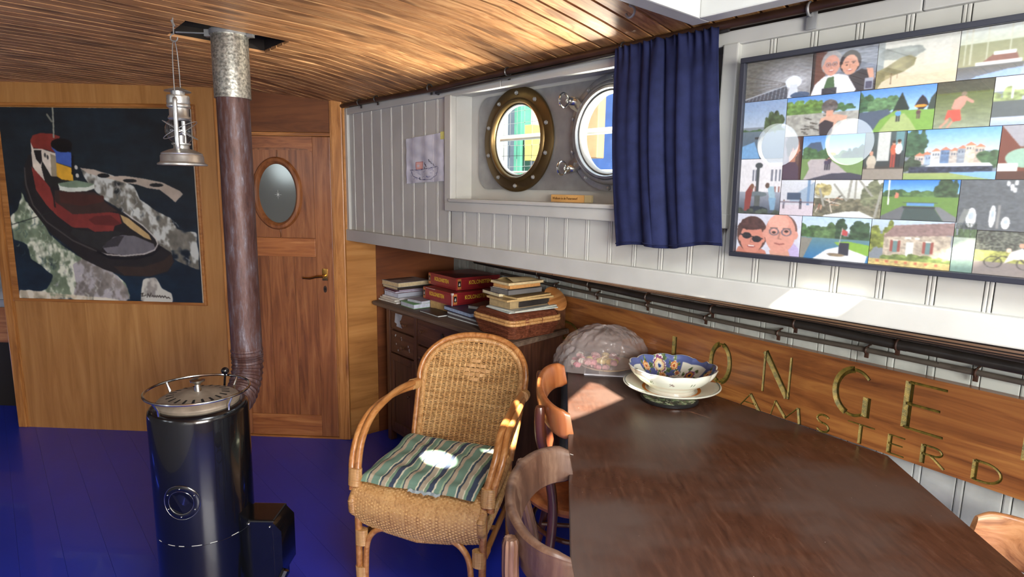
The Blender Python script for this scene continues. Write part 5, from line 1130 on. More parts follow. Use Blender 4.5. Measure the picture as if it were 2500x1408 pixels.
r3 = ramp(nt, [(.018, (1, 1, 1, 1)), (.032, (0, 0, 0, 1))]); nt.links.new(vo.outputs['Distance'], r3.inputs[0])
m4 = N(nt, 'ShaderNodeMix', data_type='RGBA'); m4.inputs['B'].default_value = lin((170, 150, 140)); nt.links.new(r3.outputs[0], m4.inputs['Factor']); nt.links.new(mx.outputs['Result'], m4.inputs['A']); nt.links.new(m4.outputs['Result'], b.inputs['Base Color'])
rr = ramp(nt, [(.35, (.26,) * 3 + (1,)), (.65, (.46,) * 3 + (1,))]); nt.links.new(n2.outputs['Fac'], rr.inputs[0]); nt.links.new(rr.outputs[0], b.inputs['Roughness'])
bp = N(nt, 'ShaderNodeBump'); bp.inputs['Strength'].default_value = .25; bp.inputs['Distance'].default_value = .002; nt.links.new(n1.outputs['Fac'], bp.inputs['Height']); nt.links.new(bp.outputs[0], b.inputs['Normal'])
tb = thing('dining_table', 'large dark brown wooden table with worn top along the name board', 'table', Matrix.Translation((.55, 1.4, 0)))
a = W(2.705, .3365); c = W(1.42, .5035)
TP = [(.072, .45), (.932, .45), (1.037, 1.114), (a.x, a.y), (c.x, c.y), (.249, 2.57)]
m = MB(off=(.55, 1.4, 0)); bm = bmesh.new(); vv = [bm.verts.new((x, y, .735)) for x, y in TP]; f = bm.faces.new(vv); r_ = bmesh.ops.extrude_face_region(bm, geom=[f]); 
for v in [g for g in r_['geom'] if isinstance(g, bmesh.types.BMVert)]: v.co.z = .76
bmesh.ops.bevel(bm, geom=list(bm.edges), offset=.002, segments=2, affect='EDGES'); m.bm(bm); m.obj('tabletop', tm, tb)
m = MB(off=(.55, 1.4, 0)); ins = [(.20, .58), (.88, .58), (.96, 1.18), (.93, 1.72), (.56, 2.38), (.36, 2.45)]
for (x0, y0), (x1, y1) in zip(ins, ins[1:] + ins[:1]):
    d_ = Vector((x1 - x0, y1 - y0, 0)); n_ = Vector((-d_.y, d_.x, 0)).normalized() * .011; q = [Vector((x0, y0, 0)) - n_, Vector((x1, y1, 0)) - n_, Vector((x1, y1, 0)) + n_, Vector((x0, y0, 0)) + n_]
    m.prism([(p.x, p.y) for p in q], .655, .735)
m.obj('apron', M_redp, tb)
for (x, y) in ((.56, .75), (.66, 1.5), (.6, 2.3)):
    m = MB(off=(.55, 1.4, 0)); m.cham(x - .03, y - .03, 0, x + .03, y + .03, .735, .004); m.obj('leg', M_redp, tb)
# ---------------------------------------------------------------- tableware
M_por = paint('cream_glaze', (226, 228, 214), .14, 0, .03, coat=.6)
tvc = Matrix.Translation((.578, 2.092, .76))
m = MB(); m.lathe([(0, 0), (.098, 0), (.102, .003), (.103, .010), (.099, .013), (.0, .013)], 48)
tv = m.obj('trivet', paint('black_tile_rim', (28, 28, 30), .25, 0, .1, coat=.4), M=tvc); tag(tv, 'round black trivet with painted tile rim under the stacked plate and bowl', 'trivet')
cvt = Cv(90, 90, (44, 46, 40)); nz = cvt.noise(9, 9, 4); nz2 = cvt.noise(14, 14, 5); cvt.put((nz > .52) * 1., (120, 140, 100), nz2, .6); cvt.put((nz2 > .62) * 1., (206, 206, 180)); cvt.put((nz < .36) * 1., (26, 26, 28)); cvt.put((nz2 < .34) * .7, (150, 120, 110))
def disk(co): c = co.copy(); x = co[:, 0] / .2 * 2 - 1; y = co[:, 2] / .2 * 2 - 1; c[:, 0] = x * np.sqrt(1 - y * y / 2) * .0965; c[:, 1] = y * np.sqrt(1 - x * x / 2) * .0965; c[:, 2] = .0134; return c
link_mesh('painted_tile', print_mesh('painted_tile', cvt, .2, .2, attr_mat('tile_print', .2, .5), fn=disk), tv)
PLM = Matrix.Translation((.596, 2.145, .7735))
m = MB(); m.lathe([(0, 0), (.07, 0), (.075, .004), (.10, .008), (.15, .022), (.1745, .031), (.1765, .034), (.173, .0355), (.150, .028), (.105, .013), (.08, .009), (0, .008)], 72)
plt_ = m.obj('plate', M_por, M=PLM); tag(plt_, 'wide cream plate on the black trivet, carrying the flowered bowl', 'plate')
m = MB(); m.lathe([(.094, .0105), (.106, .0134), (.106, .0140), (.094, .0112)], 72); m.obj('orange_band', paint('orange_glaze', (206, 124, 52), .25, 0, .05, coat=.5), plt_)
m = MB(); m.lathe([(.168, .0345), (.1715, .0362), (.1715, .0366), (.168, .0350)], 72); m.obj('rim_line', paint('grey_glaze', (120, 136, 136), .25, 0, .05, coat=.5), plt_)
# bowl: wavy rim, painted inside
def bowl_prof():
    out = [(.0, .0), (.078, .0), (.082, .004), (.080, .012), (.092, .022), (.125, .046), (.148, .070), (.157, .092)]
    inn = [(.1585, .094), (.1545, .0945), (.1515, .091), (.143, .072), (.120, .048), (.088, .028), (.04, .019), (0, .018)]
    return out, inn
NT = 260
def wav(th): return 1 + .042 * (abs(math.cos(th * 6)) - .6)
def colB(r, z, th, inside):
    base = np.array((226., 230, 218))
    if not inside:
        for k in range(12):
            t0 = (k + .5) * math.pi / 6; d = (th - t0 + math.pi) % (2 * math.pi) - math.pi; dx = d * r; dy = z - .058
            for q in range(5):
                a = math.radians(90 + (q - 2) * 32); px, py = .008 * math.cos(a), .008 * math.sin(a) - .002; 
                e = ((dx - px) * math.cos(a) + (dy - py) * math.sin(a)) ** 2 / .005 ** 2 + ((dx - px) * math.sin(a) - (dy - py) * math.cos(a)) ** 2 / .0016 ** 2
                if e < 1: return np.array((86., 104, 70) if k % 2 else (110., 74, 74))
        return base
    if r > .1535: return base
    rr = r / .1535; c = base.copy(); ka = (th % (2 * math.pi / 3)) / (2 * math.pi / 3)
    big = ka < .62; edge = .52 + .18 * math.sin(ka / .62 * math.pi) if big else .9
    if big and rr > 1 - (edge - .2) * 1.0: c = np.array((84., 98, 150))
    if not big and rr > .93: c = np.array((84., 98, 150))
    x, y = r * math.cos(th), r * math.sin(th)
    for s3 in range(3):
        t0 = s3 * 2 * math.pi / 3
        for (dk, rad, R_, cols, pet) in ((.31, .128, .027, ((126, 70, 112), (222, 200, 150), (232, 226, 210), (60, 84, 150)), 8), (.10, .130, .015, ((206, 128, 64), (236, 206, 150), (190, 90, 60)), 6), (.52, .130, .015, ((206, 128, 64), (236, 206, 150), (190, 90, 60)), 6), (.31, .092, .014, ((196, 120, 76), (206, 150, 90), (120, 80, 60)), 5), (.81, .105, .020, ((130, 84, 130), (216, 156, 60), (60, 60, 110)), 5), (.04, .104, .010, ((200, 140, 90), (150, 90, 70)), 5)):
            t1 = t0 + dk * 2 * math.pi / 3; cx, cy = rad * math.cos(t1), rad * math.sin(t1); d = math.hypot(x - cx, y - cy); an = math.atan2(y - cy, x - cx); lobe = R_ * (.86 + .14 * abs(math.cos(an * pet / 2)))
            if d < lobe * 1.55 and d >= lobe and (math.sin(an * 5 + dk * 9) > .1): c = np.array((74., 96, 66)) if math.sin(an * 15) > -.5 else np.array((120., 140, 96))
            if d < lobe: c = np.array(cols[min(len(cols) - 1, int((1 - d / lobe) * len(cols)))], float); 
            if d < lobe and d > lobe * .93: c = np.array((236., 232, 224))
        for q in range(5):
            t1 = t0 + (.70 + q * .055) * 2 * math.pi / 3; rad = .075 + .012 * (q % 2); cx, cy = rad * math.cos(t1), rad * math.sin(t1)
            if ((x - cx) / .008) ** 2 + ((y - cy) / .004) ** 2 < 1: c = np.array((88., 92, 64))
    if .50 < rr < .53: c = np.array((110., 120, 130))
    return c
out, inn = bowl_prof()
def dens(pr, n):
    P = smooth_path([(a, 0, b) for a, b in pr], n); return [(max(0, p.x), p.z) for p in P]
po, pi_ = dens(out, 6), dens(inn, 9); co = []; cl_ = []
full = [(r, z, False) for r, z in po] + [(r, z, True) for r, z in pi_]
for (r, z, ins_) in full:
    for j in range(NT):
        th = 2 * math.pi * j / NT; w_ = wav(th) if z > .03 else 1; k_ = min(1, max(0, (z - .03) / .06)); rr_ = r * (1 + (w_ - 1) * k_); zz = z + (.10 * (w_ - 1)) * k_ * 1.2
        co.append((rr_ * math.cos(th), rr_ * math.sin(th), zz)); cl_.append(colB(r, z, th, ins_))
fs = [(i * NT + j, i * NT + (j + 1) % NT, (i + 1) * NT + (j + 1) % NT, (i + 1) * NT + j) for i in range(len(full) - 1) for j in range(NT)]
me = bpy.data.meshes.new('bowl'); me.from_pydata(co, [], fs); me.polygons.foreach_set('use_smooth', [True] * len(fs)); me.materials.append(attr_mat('painted_faience', .12, .7))
lc = np.array(cl_) / 255; lc = np.where(lc <= .04045, lc / 12.92, ((lc + .055) / 1.055) ** 2.4); set_print(me, lc)
o = link_mesh('bowl', me, None, Matrix.Translation((.594, 2.135, .7825)) @ Rz(1.05)); tag(o, 'wavy rimmed white bowl painted with blue, purple and orange flowers', 'bowl')
# magazine, plate, bag and sweets
mg = MB(); mg.cham(0, 0, 0, .21, .15, .0055, .001); mgo = mg.obj('magazine', paint('magazine_paper', (206, 212, 224), .5, 0, .05), M=Matrix.Translation((.300, 2.372, .7601)) @ Rz(-.15)); tag(mgo, 'thin magazine lying under the bagged plate on the table', 'magazine')
m = MB(); m.box(.005, .004, .0055, .06, .14, .0061); m.obj('cover_print', paint('magazine_cover', (60, 74, 110), .4, 0, .1), mgo)
m = MB(); m.lathe([(0, 0), (.06, 0), (.066, .004), (.10, .013), (.120, .022), (.1215, .025), (.117, .0255), (.09, .016), (.06, .008), (0, .007)], 56)
o = m.obj('plate', paint('beige_glaze', (214, 190, 158), .2, 0, .05, coat=.5), M=Matrix.Translation((.405, 2.452, .766))); tag(o, 'beige dessert plate inside the clear plastic bag on a magazine', 'plate')
bgm, nt, b = nt_new('clear_polythene')
tr_ = N(nt, 'ShaderNodeBsdfTransparent'); tr_.inputs[0].default_value = (.93, .92, .92, 1); df = N(nt, 'ShaderNodeBsdfDiffuse'); df.inputs[0].default_value = lin((196, 186, 184)); gs = N(nt, 'ShaderNodeBsdfGlossy'); gs.inputs['Roughness'].default_value = .12
m1 = N(nt, 'ShaderNodeMixShader'); m1.inputs[0].default_value = .27; nt.links.new(tr_.outputs[0], m1.inputs[1]); nt.links.new(df.outputs[0], m1.inputs[2])
fz = N(nt, 'ShaderNodeLayerWeight'); fz.inputs['Blend'].default_value = .22; m2 = N(nt, 'ShaderNodeMixShader'); nt.links.new(fz.outputs['Facing'], m2.inputs[0]); nt.links.new(m1.outputs[0], m2.inputs[1]); nt.links.new(gs.outputs[0], m2.inputs[2])
nt.links.new(m2.outputs[0], [n for n in nt.nodes if n.type == 'OUTPUT_MATERIAL'][0].inputs['Surface'])
from mathutils import noise as mn
def bag(a, b):
    th = 2 * math.pi * a; f = b * math.pi / 2; rx, ry, h = .182, .128, .178
    k = 1 + .10 * mn.noise(Vector((math.cos(th) * 1.6, math.sin(th) * 1.6, b * 1.3 + 4))) + .05 * math.sin(th * 7 + b * 3) * (1 - b)
    fold = .011 * abs(mn.noise(Vector((math.cos(th) * 5, math.sin(th) * 5, b * 5)))) + .004 * mn.noise(Vector((math.cos(th) * 14, math.sin(th) * 14, b * 12)))
    r = math.cos(f) ** .75 if f < math.pi / 2 - 1e-5 else 0
    x = rx * r * k * (1.0 + .12 * (math.cos(th) < 0) * (1 - b)) ; y = ry * r * k; z = h * math.sin(f) ** .9 * (1 + .08 * mn.noise(Vector((math.cos(th) * 2, math.sin(th) * 2, 9))))
    return (math.cos(th) * (x + fold) + .012 * b, math.sin(th) * (y + fold), .001 + z + fold * .6)
m = MB(); m.grid(bag, 110, 44)
o = m.obj('plastic_bag', bgm, M=Matrix.Translation((.386, 2.462, .7655)) @ Rz(-.12)); tag(o, 'rumpled clear plastic bag pulled over a plate of pink and yellow sweets', 'bag')
random.seed(11); pinks = [(226, 150, 160), (232, 176, 180), (214, 120, 140)]; yel = [(226, 190, 84), (236, 214, 130)]
Mp = [paint('pink_foam%d' % i, c, .7, .05, .06) for i, c in enumerate(pinks)] + [paint('yellow_foam%d' % i, c, .7, .05, .06) for i, c in enumerate(yel)] + [paint('white_foam', (232, 226, 214), .7)]
base_sweets = []
for kind in range(3):
    m = MB(); vs = []
    nn_ = 14; mm_ = 7
    def sweet(a, b, kind=kind):
        th = 2 * math.pi * a; f = math.pi * b; r = .0155 * (1 + .16 * math.cos(th * (4 + kind)) * math.sin(f)) ; return (r * math.sin(f) * math.cos(th), r * math.sin(f) * math.sin(th), r * .72 * math.cos(f))
    m.grid(sweet, 20, 8); base_sweets.append(m.mesh('sweet', Mp[0]))
pos = []
for k in range(400):
    x, y = random.uniform(-.115, .07), random.uniform(-.075, .065); lv = 0
    if (x / .12) ** 2 + (y / .08) ** 2 > 1: continue
    near = [p for p in pos if math.hypot(p[0] - x, p[1] - y) < .024]
    if len(near) > 1 or len(pos) > 46: continue
    if near and min(math.hypot(p[0] - x, p[1] - y) for p in near) < .010: continue
    z = .790 + (.019 if near else 0); pos.append((x, y, z))
for k, (x, y, z) in enumerate(pos):
    mi = random.choice([0, 1, 2, 0, 1, 3, 4, 5]); me = base_sweets[k % 3].copy(); me.materials[0] = Mp[mi]
    o = link_mesh('sweet', me, None, Matrix.Translation((.375 + x, 2.452 + y, z)) @ Rz(random.uniform(0, 6)) @ Rx(random.uniform(-.4, .4)))
    nm = 'pink' if mi < 3 else 'yellow' if mi < 5 else 'white'
    tag(o, 'small soft %s sweet inside the clear plastic bag' % nm, 'sweet', nm + ' sweets in the plastic bag')
m = MB(); m.cham(0, 0, 0, .03, .006, .0015, .0003); o = m.obj('paper_scrap', paint('scrap', (226, 206, 196), .7), M=Matrix.Translation((.86, 2.015, .7602)) @ Rz(-.5)); tag(o, 'tiny pale paper scrap on the table edge below the name board', 'scrap')
m = MB(); m.tube([(.150, 1.632, .7615), (.168, 1.622, .7612), (.182, 1.612, .7612)], .0008, 5); o = m.obj('thread', paint('thread_white', (220, 216, 206), .7)); tag(o, 'short pale thread lying at the left edge of the table', 'thread')
# ================================================================ chest of drawers (frame W)
M_chest = wood('old_walnut', (52, 30, 18), (88, 54, 34), (116, 78, 54), 'X', .7, .42, .1, .12, .06, 0, .4)
M_chestv = wood('old_walnut_upright', (52, 30, 18), (86, 52, 34), (112, 74, 50), 'Z', .7, .42, .1, .12, .06, 0, .4)
M_ctop = wood('dusty_walnut_top', (70, 54, 44), (98, 80, 66), (122, 104, 88), 'X', .7, .55, .1, 0, 0, 0, .3)
ch = thing('chest_of_drawers', 'low dark walnut chest with small drawers and doors behind the rattan armchair', 'chest', MW @ Tr(.67, .34, 0))
def cpart(nm, boxes, mat, par=None, c=.003, label=None):
    m = MB(off=(.67, .34, 0))
    for b_ in boxes: m.cham(*b_, c)
    return m.obj(nm, mat, par or ch, label=label)
m = MB(off=(.67, .34, 0)); bm = bmesh.new(); q = [(.035, .112), (1.305, .104), (1.255, .522), (.06, .575)]
vv = [bm.verts.new((x, y, .816)) for x, y in q]; f = bm.faces.new(vv); r_ = bmesh.ops.extrude_face_region(bm, geom=[f])
for v in [g for g in r_['geom'] if isinstance(g, bmesh.types.BMVert)]: v.co.z = .84
bmesh.ops.bevel(bm, geom=list(bm.edges), offset=.004, segments=2, affect='EDGES'); m.bm(bm); m.obj('top_board', M_ctop, ch)
cpart('carcass', [(.135, .175, .06, 1.215, .52, .816)], M_chestv)
for (a, b_) in ((.128, .165), (.428, .452), (1.188, 1.225)): cpart('stile', [(a, .152, .0 if a != .428 else .08, b_, .19, .816)], M_chestv)
cpart('rear_leg', [(.128, .49, 0, .165, .53, .1)], M_chestv); cpart('rear_leg', [(1.188, .49, 0, 1.225, .53, .1)], M_chestv)
cpart('rail', [(.165, .158, .80, 1.188, .18, .816), (.165, .158, .06, 1.188, .18, .085)], M_chest)
cpart('side_panel', [(1.213, .19, .10, 1.222, .49, .80)], M_chestv)
def drawer(u0, u1, z0, z1, knobs, lock=False):
    d_ = cpart('drawer', [(u0 + .003, .158, z0 + .003, u1 - .003, .18, z1 - .003)], M_chest)
    for (ku_, kz) in knobs:
        m = MB(off=(.67, .34, 0)); T = Tr(ku_, .158, kz) @ Rx(math.pi / 2); m.lathe([(.005, 0), (.005, .008), (.011, .014), (.012, .02), (.008, .024), (0, .025)], 14, T=T); m.obj('knob', M_chest, d_)
    if lock:
        m = MB(off=(.67, .34, 0)); m.prism(circ((u0 + u1) / 2 - .12, (z0 + z1) / 2 + .02, .012, 14), .152, .158, T=XZ); m.obj('lock_plate', M_blackp, d_)
    return d_
d1 = drawer(.165, .428, .69, .80, [(.335, .735)])
drawer(.165, .428, .55, .685, [(.314, .60)]); dd = [drawer(.452, 1.188, .655, .80, [(.515, .735), (1.12, .735)], True), drawer(.452, 1.188, .51, .65, [(.505, .588), (1.12, .588)], True), drawer(.452, 1.188, .30, .505, [(.52, .40), (1.12, .40)]), drawer(.452, 1.188, .085, .295, [(.52, .19), (1.12, .19)])]
d_ = cpart('door', [(.168, .162, .088, .425, .18, .545)], M_chestv); cpart('door_frame', [(.168, .155, .088, .20, .165, .545), (.393, .155, .088, .425, .165, .545), (.20, .155, .505, .393, .165, .545), (.20, .155, .088, .393, .165, .13)], M_chestv, d_)
m = MB(off=(.67, .34, 0)); m.lathe([(.004, 0), (.004, .008), (.010, .014), (.008, .02), (0, .021)], 12, T=Tr(.375, .155, .33) @ Rx(math.pi / 2)); m.obj('knob', M_chest, d_)
M_scrap = paint('torn_label', (176, 180, 186), .7, 0, .2)
m = MB(off=(.67, .34, 0)); m.prism([(.215, .735), (.225, .79), (.30, .79), (.285, .76), (.27, .75), (.275, .735), (.30, .725), (.295, .712), (.235, .715), (.24, .73)], .1565, .1585, T=XZ); m.obj('torn_label', M_scrap, d1)
m = MB(off=(.67, .34, 0)); random.seed(4)
for (x, z) in ((.22, .655), (.225, .66), (.285, .655), (.29, .645), (.36, .62), (.37, .60), (.375, .59), (.23, .61), (.25, .575)):
    m.prism([(x + random.uniform(.002, .005) * math.cos(a), z + random.uniform(.002, .008) * math.sin(a)) for a in [k * math.pi / 4 for k in range(8)]], .1572, .1582, T=XZ)
m.obj('paint_spots', M_scrap, ch)
# ================================================================ books, games and basket on the chest
def book(lab, cx, cy, z0, du, dv, h, rot=0, cover=(40, 44, 60), pages=(206, 196, 170), spine='u-', group=None, tilt=0, top=None, soft=False):
    M = MW @ Tr(cx, cy, z0) @ Rz(math.radians(rot)) @ Rx(math.radians(tilt)); t = thing('book', lab, 'book', M, group)
    mc_ = paint('cover_%d' % len(MATS), cover, .38, 0, .06); mp_ = paint('pages_%d' % len(MATS), pages, .8, 0, .08, scale=60)
    e = .0025 if not soft else .0006; c_ = .0018 if not soft else .0006
    m = MB(); m.cham(-du / 2, -dv / 2, 0, du / 2, dv / 2, c_, .0004); m.cham(-du / 2, -dv / 2, h - c_, du / 2, dv / 2, h, .0004)
    s = {'u-': (-du / 2, -dv / 2, 0, -du / 2 + c_, dv / 2, h), 'u+': (du / 2 - c_, -dv / 2, 0, du / 2, dv / 2, h), 'v-': (-du / 2, -dv / 2, 0, du / 2, -dv / 2 + c_, h), 'v+': (-du / 2, dv / 2 - c_, 0, du / 2, dv / 2, h)}[spine]
    m.cham(*s, .0004); m.obj('cover', mc_, t)
    m = MB(); n = max(3, int(h / .0022)); x0, x1, y0, y1 = -du / 2 + e, du / 2 - e, -dv / 2 + e, dv / 2 - e; 
    if spine == 'u-': x0 = -du / 2 + c_
    if spine == 'u+': x1 = du / 2 - c_
    if spine == 'v-': y0 = -dv / 2 + c_
    if spine == 'v+': y1 = dv / 2 - c_
    hh = (h - 2 * c_) / n
    for k in range(n): j = random.uniform(0, .0006); m.box(x0 + j, y0 + j, c_ + k * hh, x1 - j, y1 - j, c_ + (k + 1) * hh - hh * .15)
    m.box(x0 + .001, y0 + .001, c_, x1 - .001, y1 - .001, h - c_)
    m.obj('pages', mp_, t)
    if top:
        for nm, pts, col in top: m = MB(); m.prism(pts, h, h + .0004); m.obj(nm, paint('cp%d' % len(MATS), col, .4), t)
    return t
random.seed(21)
CR = (206, 190, 160)
# left stack
book('thin white booklet at the bottom of the left stack, sticking out left', .115, .285, .8402, .20, .24, .008, 2, (200, 200, 196), (214, 210, 200), 'u+', soft=True)
book('second white booklet from the bottom of the left stack', .105, .29, .8484, .19, .23, .009, -3, (206, 204, 196), (214, 210, 200), 'u+', soft=True)
book('pale paperback under the thick blue white book of the left stack', .11, .30, .8576, .185, .22, .010, 3, (196, 196, 200), (214, 212, 206), 'u+', soft=True)
book('thick book with cold white page edges in the left stack', .105, .305, .8678, .16, .215, .026, 1, (170, 176, 190), (196, 204, 222), 'u+')
book('thin book with blueish pages and a red corner in the left stack', .10, .30, .894, .155, .21, .010, -4, (122, 50, 66), (196, 202, 220), 'v+')
book('purple brown covered book near the top of the left stack', .112, .315, .9042, .16, .215, .010, -2, (112, 88, 110), (170, 160, 180), 'v-')
book('cream paged book second from the top of the left stack', .10, .305, .9144, .175, .22, .016, 0, (54, 48, 44), (210, 196, 160), 'u+')
book('yellowed book with a photo cover on top of the left stack', .10, .305, .9306, .185, .225, .026, 2, (150, 154, 158), (204, 186, 148), 'v+', top=[('cover_picture', [(-.088, -.10), (-.03, -.10), (-.03, .085), (-.088, .085)], (62, 64, 66)), ('cover_figure', [(-.02, -.03), (.01, -.035), (.03, .01), (.025, .05), (.012, .02), (-.012, .0)], (60, 60, 64))])
# green box-like books
book('book with bright green leaf pattern cover in front of the game boxes', .335, .265, .8402, .15, .19, .026, -2, (96, 168, 88), (196, 202, 220), 'v+', top=[('cover_print', [(-.07, -.05), (.07, -.05), (.07, .09), (-.07, .09)], (150, 150, 166))])
book('pale pocket book with a grey circle under the game boxes corner', .345, .285, .8665, .13, .16, .014, 6, (160, 156, 172), (190, 196, 210), 'v+', soft=True)
book('thick tan paged book supporting the lower game box', .50, .39, .8402, .17, .24, .045, 0, (120, 90, 60), (196, 162, 106), 'u-')
book('thin black covered notebook lying flat near the chest front edge', .575, .205, .8402, .19, .10, .009, -2, (44, 40, 42), (206, 212, 210), 'u-')
book('long white paged atlas at the front of the chest beside the basket', .835, .285, .8402, .30, .18, .010, -1, (90, 82, 84), (214, 220, 220), 'v+')
book('grey white large book under the blue book', .80, .30, .8504, .30, .17, .014, -3, (90, 70, 80), (190, 198, 204), 'v+')
book('blue covered large book below the brown softcover', .735, .315, .8646, .26, .18, .020, -4, (48, 74, 112), (172, 192, 224), 'v+')
book('brown grey softcover with white pages beside the lower game box', .81, .395, .886, .19, .17, .017, 18, (100, 88, 88), (196, 200, 200), 'v+')
0 and book('flat dark folder bridging books under the brown softcover', .90, .40, .8646, .20, .18, .019, 3, (36, 36, 42), (60, 60, 66), 'u-')
M_red = paint('game_box_red', (150, 40, 44), .32, 0, .08, coat=.2); M_gold = paint('game_lettering', (232, 196, 66), .4); M_or = paint('game_badge', (196, 128, 70), .4, 0, .12); M_bk = paint('game_badge_dark', (34, 26, 28), .4); M_wh = paint('worn_card', (206, 196, 190), .8)
M_redd = paint('game_box_dark', (96, 26, 32), .35, 0, .08)
def game(lab, cu_, cv_, z0, rot, worn):
    s = .296; h = .068; t = thing('game_box', lab, 'box', MW @ Tr(cu_, cv_, z0) @ Rz(math.radians(rot)), 'stacked board game boxes')
    m = MB(); m.cham(-s / 2, -s / 2, 0, s / 2, s / 2, h, .002); m.obj('carton', M_red, t)
    m = MB()
    for zz in (.008, h - .010):
        m.box(-s / 2 + .012, -s / 2 - .0003, zz, s / 2 - .012, -s / 2 + .001, zz + .0016); m.box(s / 2 - .001, -s / 2 + .012, zz, s / 2 + .0003, s / 2 - .012, zz + .0016)
    m.prism([(-s / 2 + .05, -s / 2 + .01), (s / 2 - .01, -s / 2 + .01), (s / 2 - .01, s / 2 - .04)], h, h + .0003); m.obj('printed_lines', M_redd, t)
    T1_ = Tr(-.005, -s / 2 - .0004, .038) @ Rx(math.pi / 2); text_obj('title', 'KOLONISTEN', .030, T1_, M_gold, t, .0002, .82, .0006)
    T2_ = Tr(s / 2 + .0004, .01, .038) @ Rz(math.pi / 2) @ Rx(math.pi / 2); text_obj('title', 'KOLONISTEN', .030, T2_, M_gold, t, .0002, .82, .0006)
    text_obj('subtitle', 'VAN CATAN', .009, Tr(s / 2 + .0004, .02, .0175) @ Rz(math.pi / 2) @ Rx(math.pi / 2), M_redd, t, .0002, .95)
    for T in (Tr(s / 2 + .0003, -s / 2 + .020, 0) @ Rz(math.pi / 2), Tr(-s / 2 + .012, -s / 2 - .0003, 0)):
        m = MB(); m.box(-.012, -.0003, .006, .012, .001, .062, T=T); b_ = m.obj('badge', M_or, t)
        m = MB(); m.box(-.0095, -.0006, .019, .0095, .001, .050, T=T); m.obj('badge_picture', M_bk, b_)
        m = MB(); m.prism([(-.005, .026), (.003, .024), (.005, .032), (.001, .042), (-.002, .036)], -.0009, -.0005, T=T @ XZ); m.obj('badge_figure', M_wh, b_)
    if worn:
        m = MB(); m.cham(s / 2 - .003, -s / 2 - .0012, .0, s / 2 + .0012, -s / 2 + .003, h + .0006, .001); m.cham(s / 2 - .012, -s / 2 - .001, h - .012, s / 2 + .001, -s / 2 + .012, h + .001, .003); m.cham(-.12, -s / 2 - .0007, .064, -.02, -s / 2 + .001, .067, .0005); m.obj('worn_corner', M_wh, t)
    return t
game('lower red board game box, white worn corner', .505, .408, .8856, -2, True)
game('upper red board game box on top of the worn one', .452, .478, .9546, -3, False)
# basket
M_bw = wood('brown_willow', (70, 34, 22), (112, 62, 42), (150, 92, 66), 'X', 1.5, .42, 0, .1, 0, 0, .3)
bk_ = thing('wicker_hamper', 'small brown wicker hamper with honey coloured rim under the stack of old books', 'basket', MW @ Tr(1.148, .272, .84) @ Rz(math.radians(-2)))
def per(b, w0, d0, w1, d1, h0, h1, r=.03):
    def S(a, b_):
        w_ = (w0 + (w1 - w0) * b_) / 2; d_ = (d0 + (d1 - d0) * b_) / 2; P_ = rrect(-w_, -d_, w_, d_, r, 5); n = len(P_); i = (a % 1.0) * n; k = int(i) % n; p = Vector(P_[k]).lerp(Vector(P_[(k + 1) % n]), i - int(i)); nm = Vector((p.x / max(w_, .01), p.y / max(d_, .01), 0)); nm = Vector((p.x, p.y, 0)).normalized(); return ((p.x, p.y, h0 + (h1 - h0) * b_), nm)
    return S
def arcper(w_, d_, r=.03, n=5):
    return rrect(-w_ / 2, -d_ / 2, w_ / 2, d_ / 2, r, n)
def even(P_, N_):
    L_ = [0]; 
    for i in range(len(P_)): L_.append(L_[-1] + math.dist(P_[i], P_[(i + 1) % len(P_)]))
    out = []
    for k in range(N_):
        s = L_[-1] * k / N_; i = max(j for j in range(len(P_)) if L_[j] <= s + 1e-9); f = (s - L_[i]) / max(L_[i + 1] - L_[i], 1e-9); out.append(Vector(P_[i]).lerp(Vector(P_[(i + 1) % len(P_)]), f))
    return out
def ringweave(mb, w0, d0, w1, d1, h0, h1, rows, stakes, r=.0021, amp=.0026):
    for j in range(rows):
        f = (j + .5) / rows; P_ = even(arcper(w0 + (w1 - w0) * f, d0 + (d1 - d0) * f), stakes * 3); pts = []
        for i, p in enumerate(P_):
            nm = Vector((p.x, p.y, 0)).normalized(); w_ = math.cos(math.pi * i / 3 + math.pi * (j % 2)) * amp; pts.append(Vector((p.x, p.y, h0 + (h1 - h0) * f + random.uniform(-.0004, .0004))) + nm * w_)
        mb.tube(pts, r, 4, closed=True)
m = MB(); ringweave(m, .255, .262, .295, .30, .003, .066, 16, 44); o = m.obj('base_weave', M_bw, bk_); o['kind'] = 'stuff'
m = MB(); m.add([], []); 
for f0, w_, d_, z_ in (): pass
P_a = arcper(.250, .257); P_b = arcper(.288, .293); m.add([(x, y, .002) for x, y in P_a] + [(x, y, .068) for x, y in P_b], [list(range(len(P_a)))[::-1]] + [(i, (i + 1) % len(P_a), len(P_a) + (i + 1) % len(P_a), len(P_a) + i) for i in range(len(P_a))]); m.obj('base_lining', M_bw, bk_)
def rimtube(mb, w_, d_, z, r):
    P_ = even(arcper(w_, d_, .035), 60); Q = [(p.x, p.y, z) for p in P_]; wrapped(mb, Q + [Q[0]], r, .0065, 8, .0009)
m = MB(); rimtube(m, .300, .305, .073, .0075); m.obj('base_rim', M_wrap, bk_)
m = MB(); rimtube(m, .298, .303, .0865, .0075); m.obj('lid_rim', M_wrap, bk_)
m = MB(); ringweave(m, .290, .295, .270, .275, .092, .112, 6, 44)
for j in range(14):
    f = (j + .5) / 14; ringweave(m, .27 - f * .2, .275 - f * .2, .27 - f * .2, .275 - f * .2, .113 + .003 * f, .1131 + .003 * f, 1, 36, amp=.001)
o = m.obj('lid_weave', M_bw, bk_); o['kind'] = 'stuff'
m = MB(); m.prism(arcper(.272, .278), .088, .1125); m.obj('lid_lining', M_bw, bk_)
m = MB(); m.cham(.146, -.075, .05, .155, -.055, .10, .002); m.tube([(.153, .02, .095), (.158, .022, .085), (.154, .02, .06)], .0015, 5); m.obj('strap', M_bw, bk_)
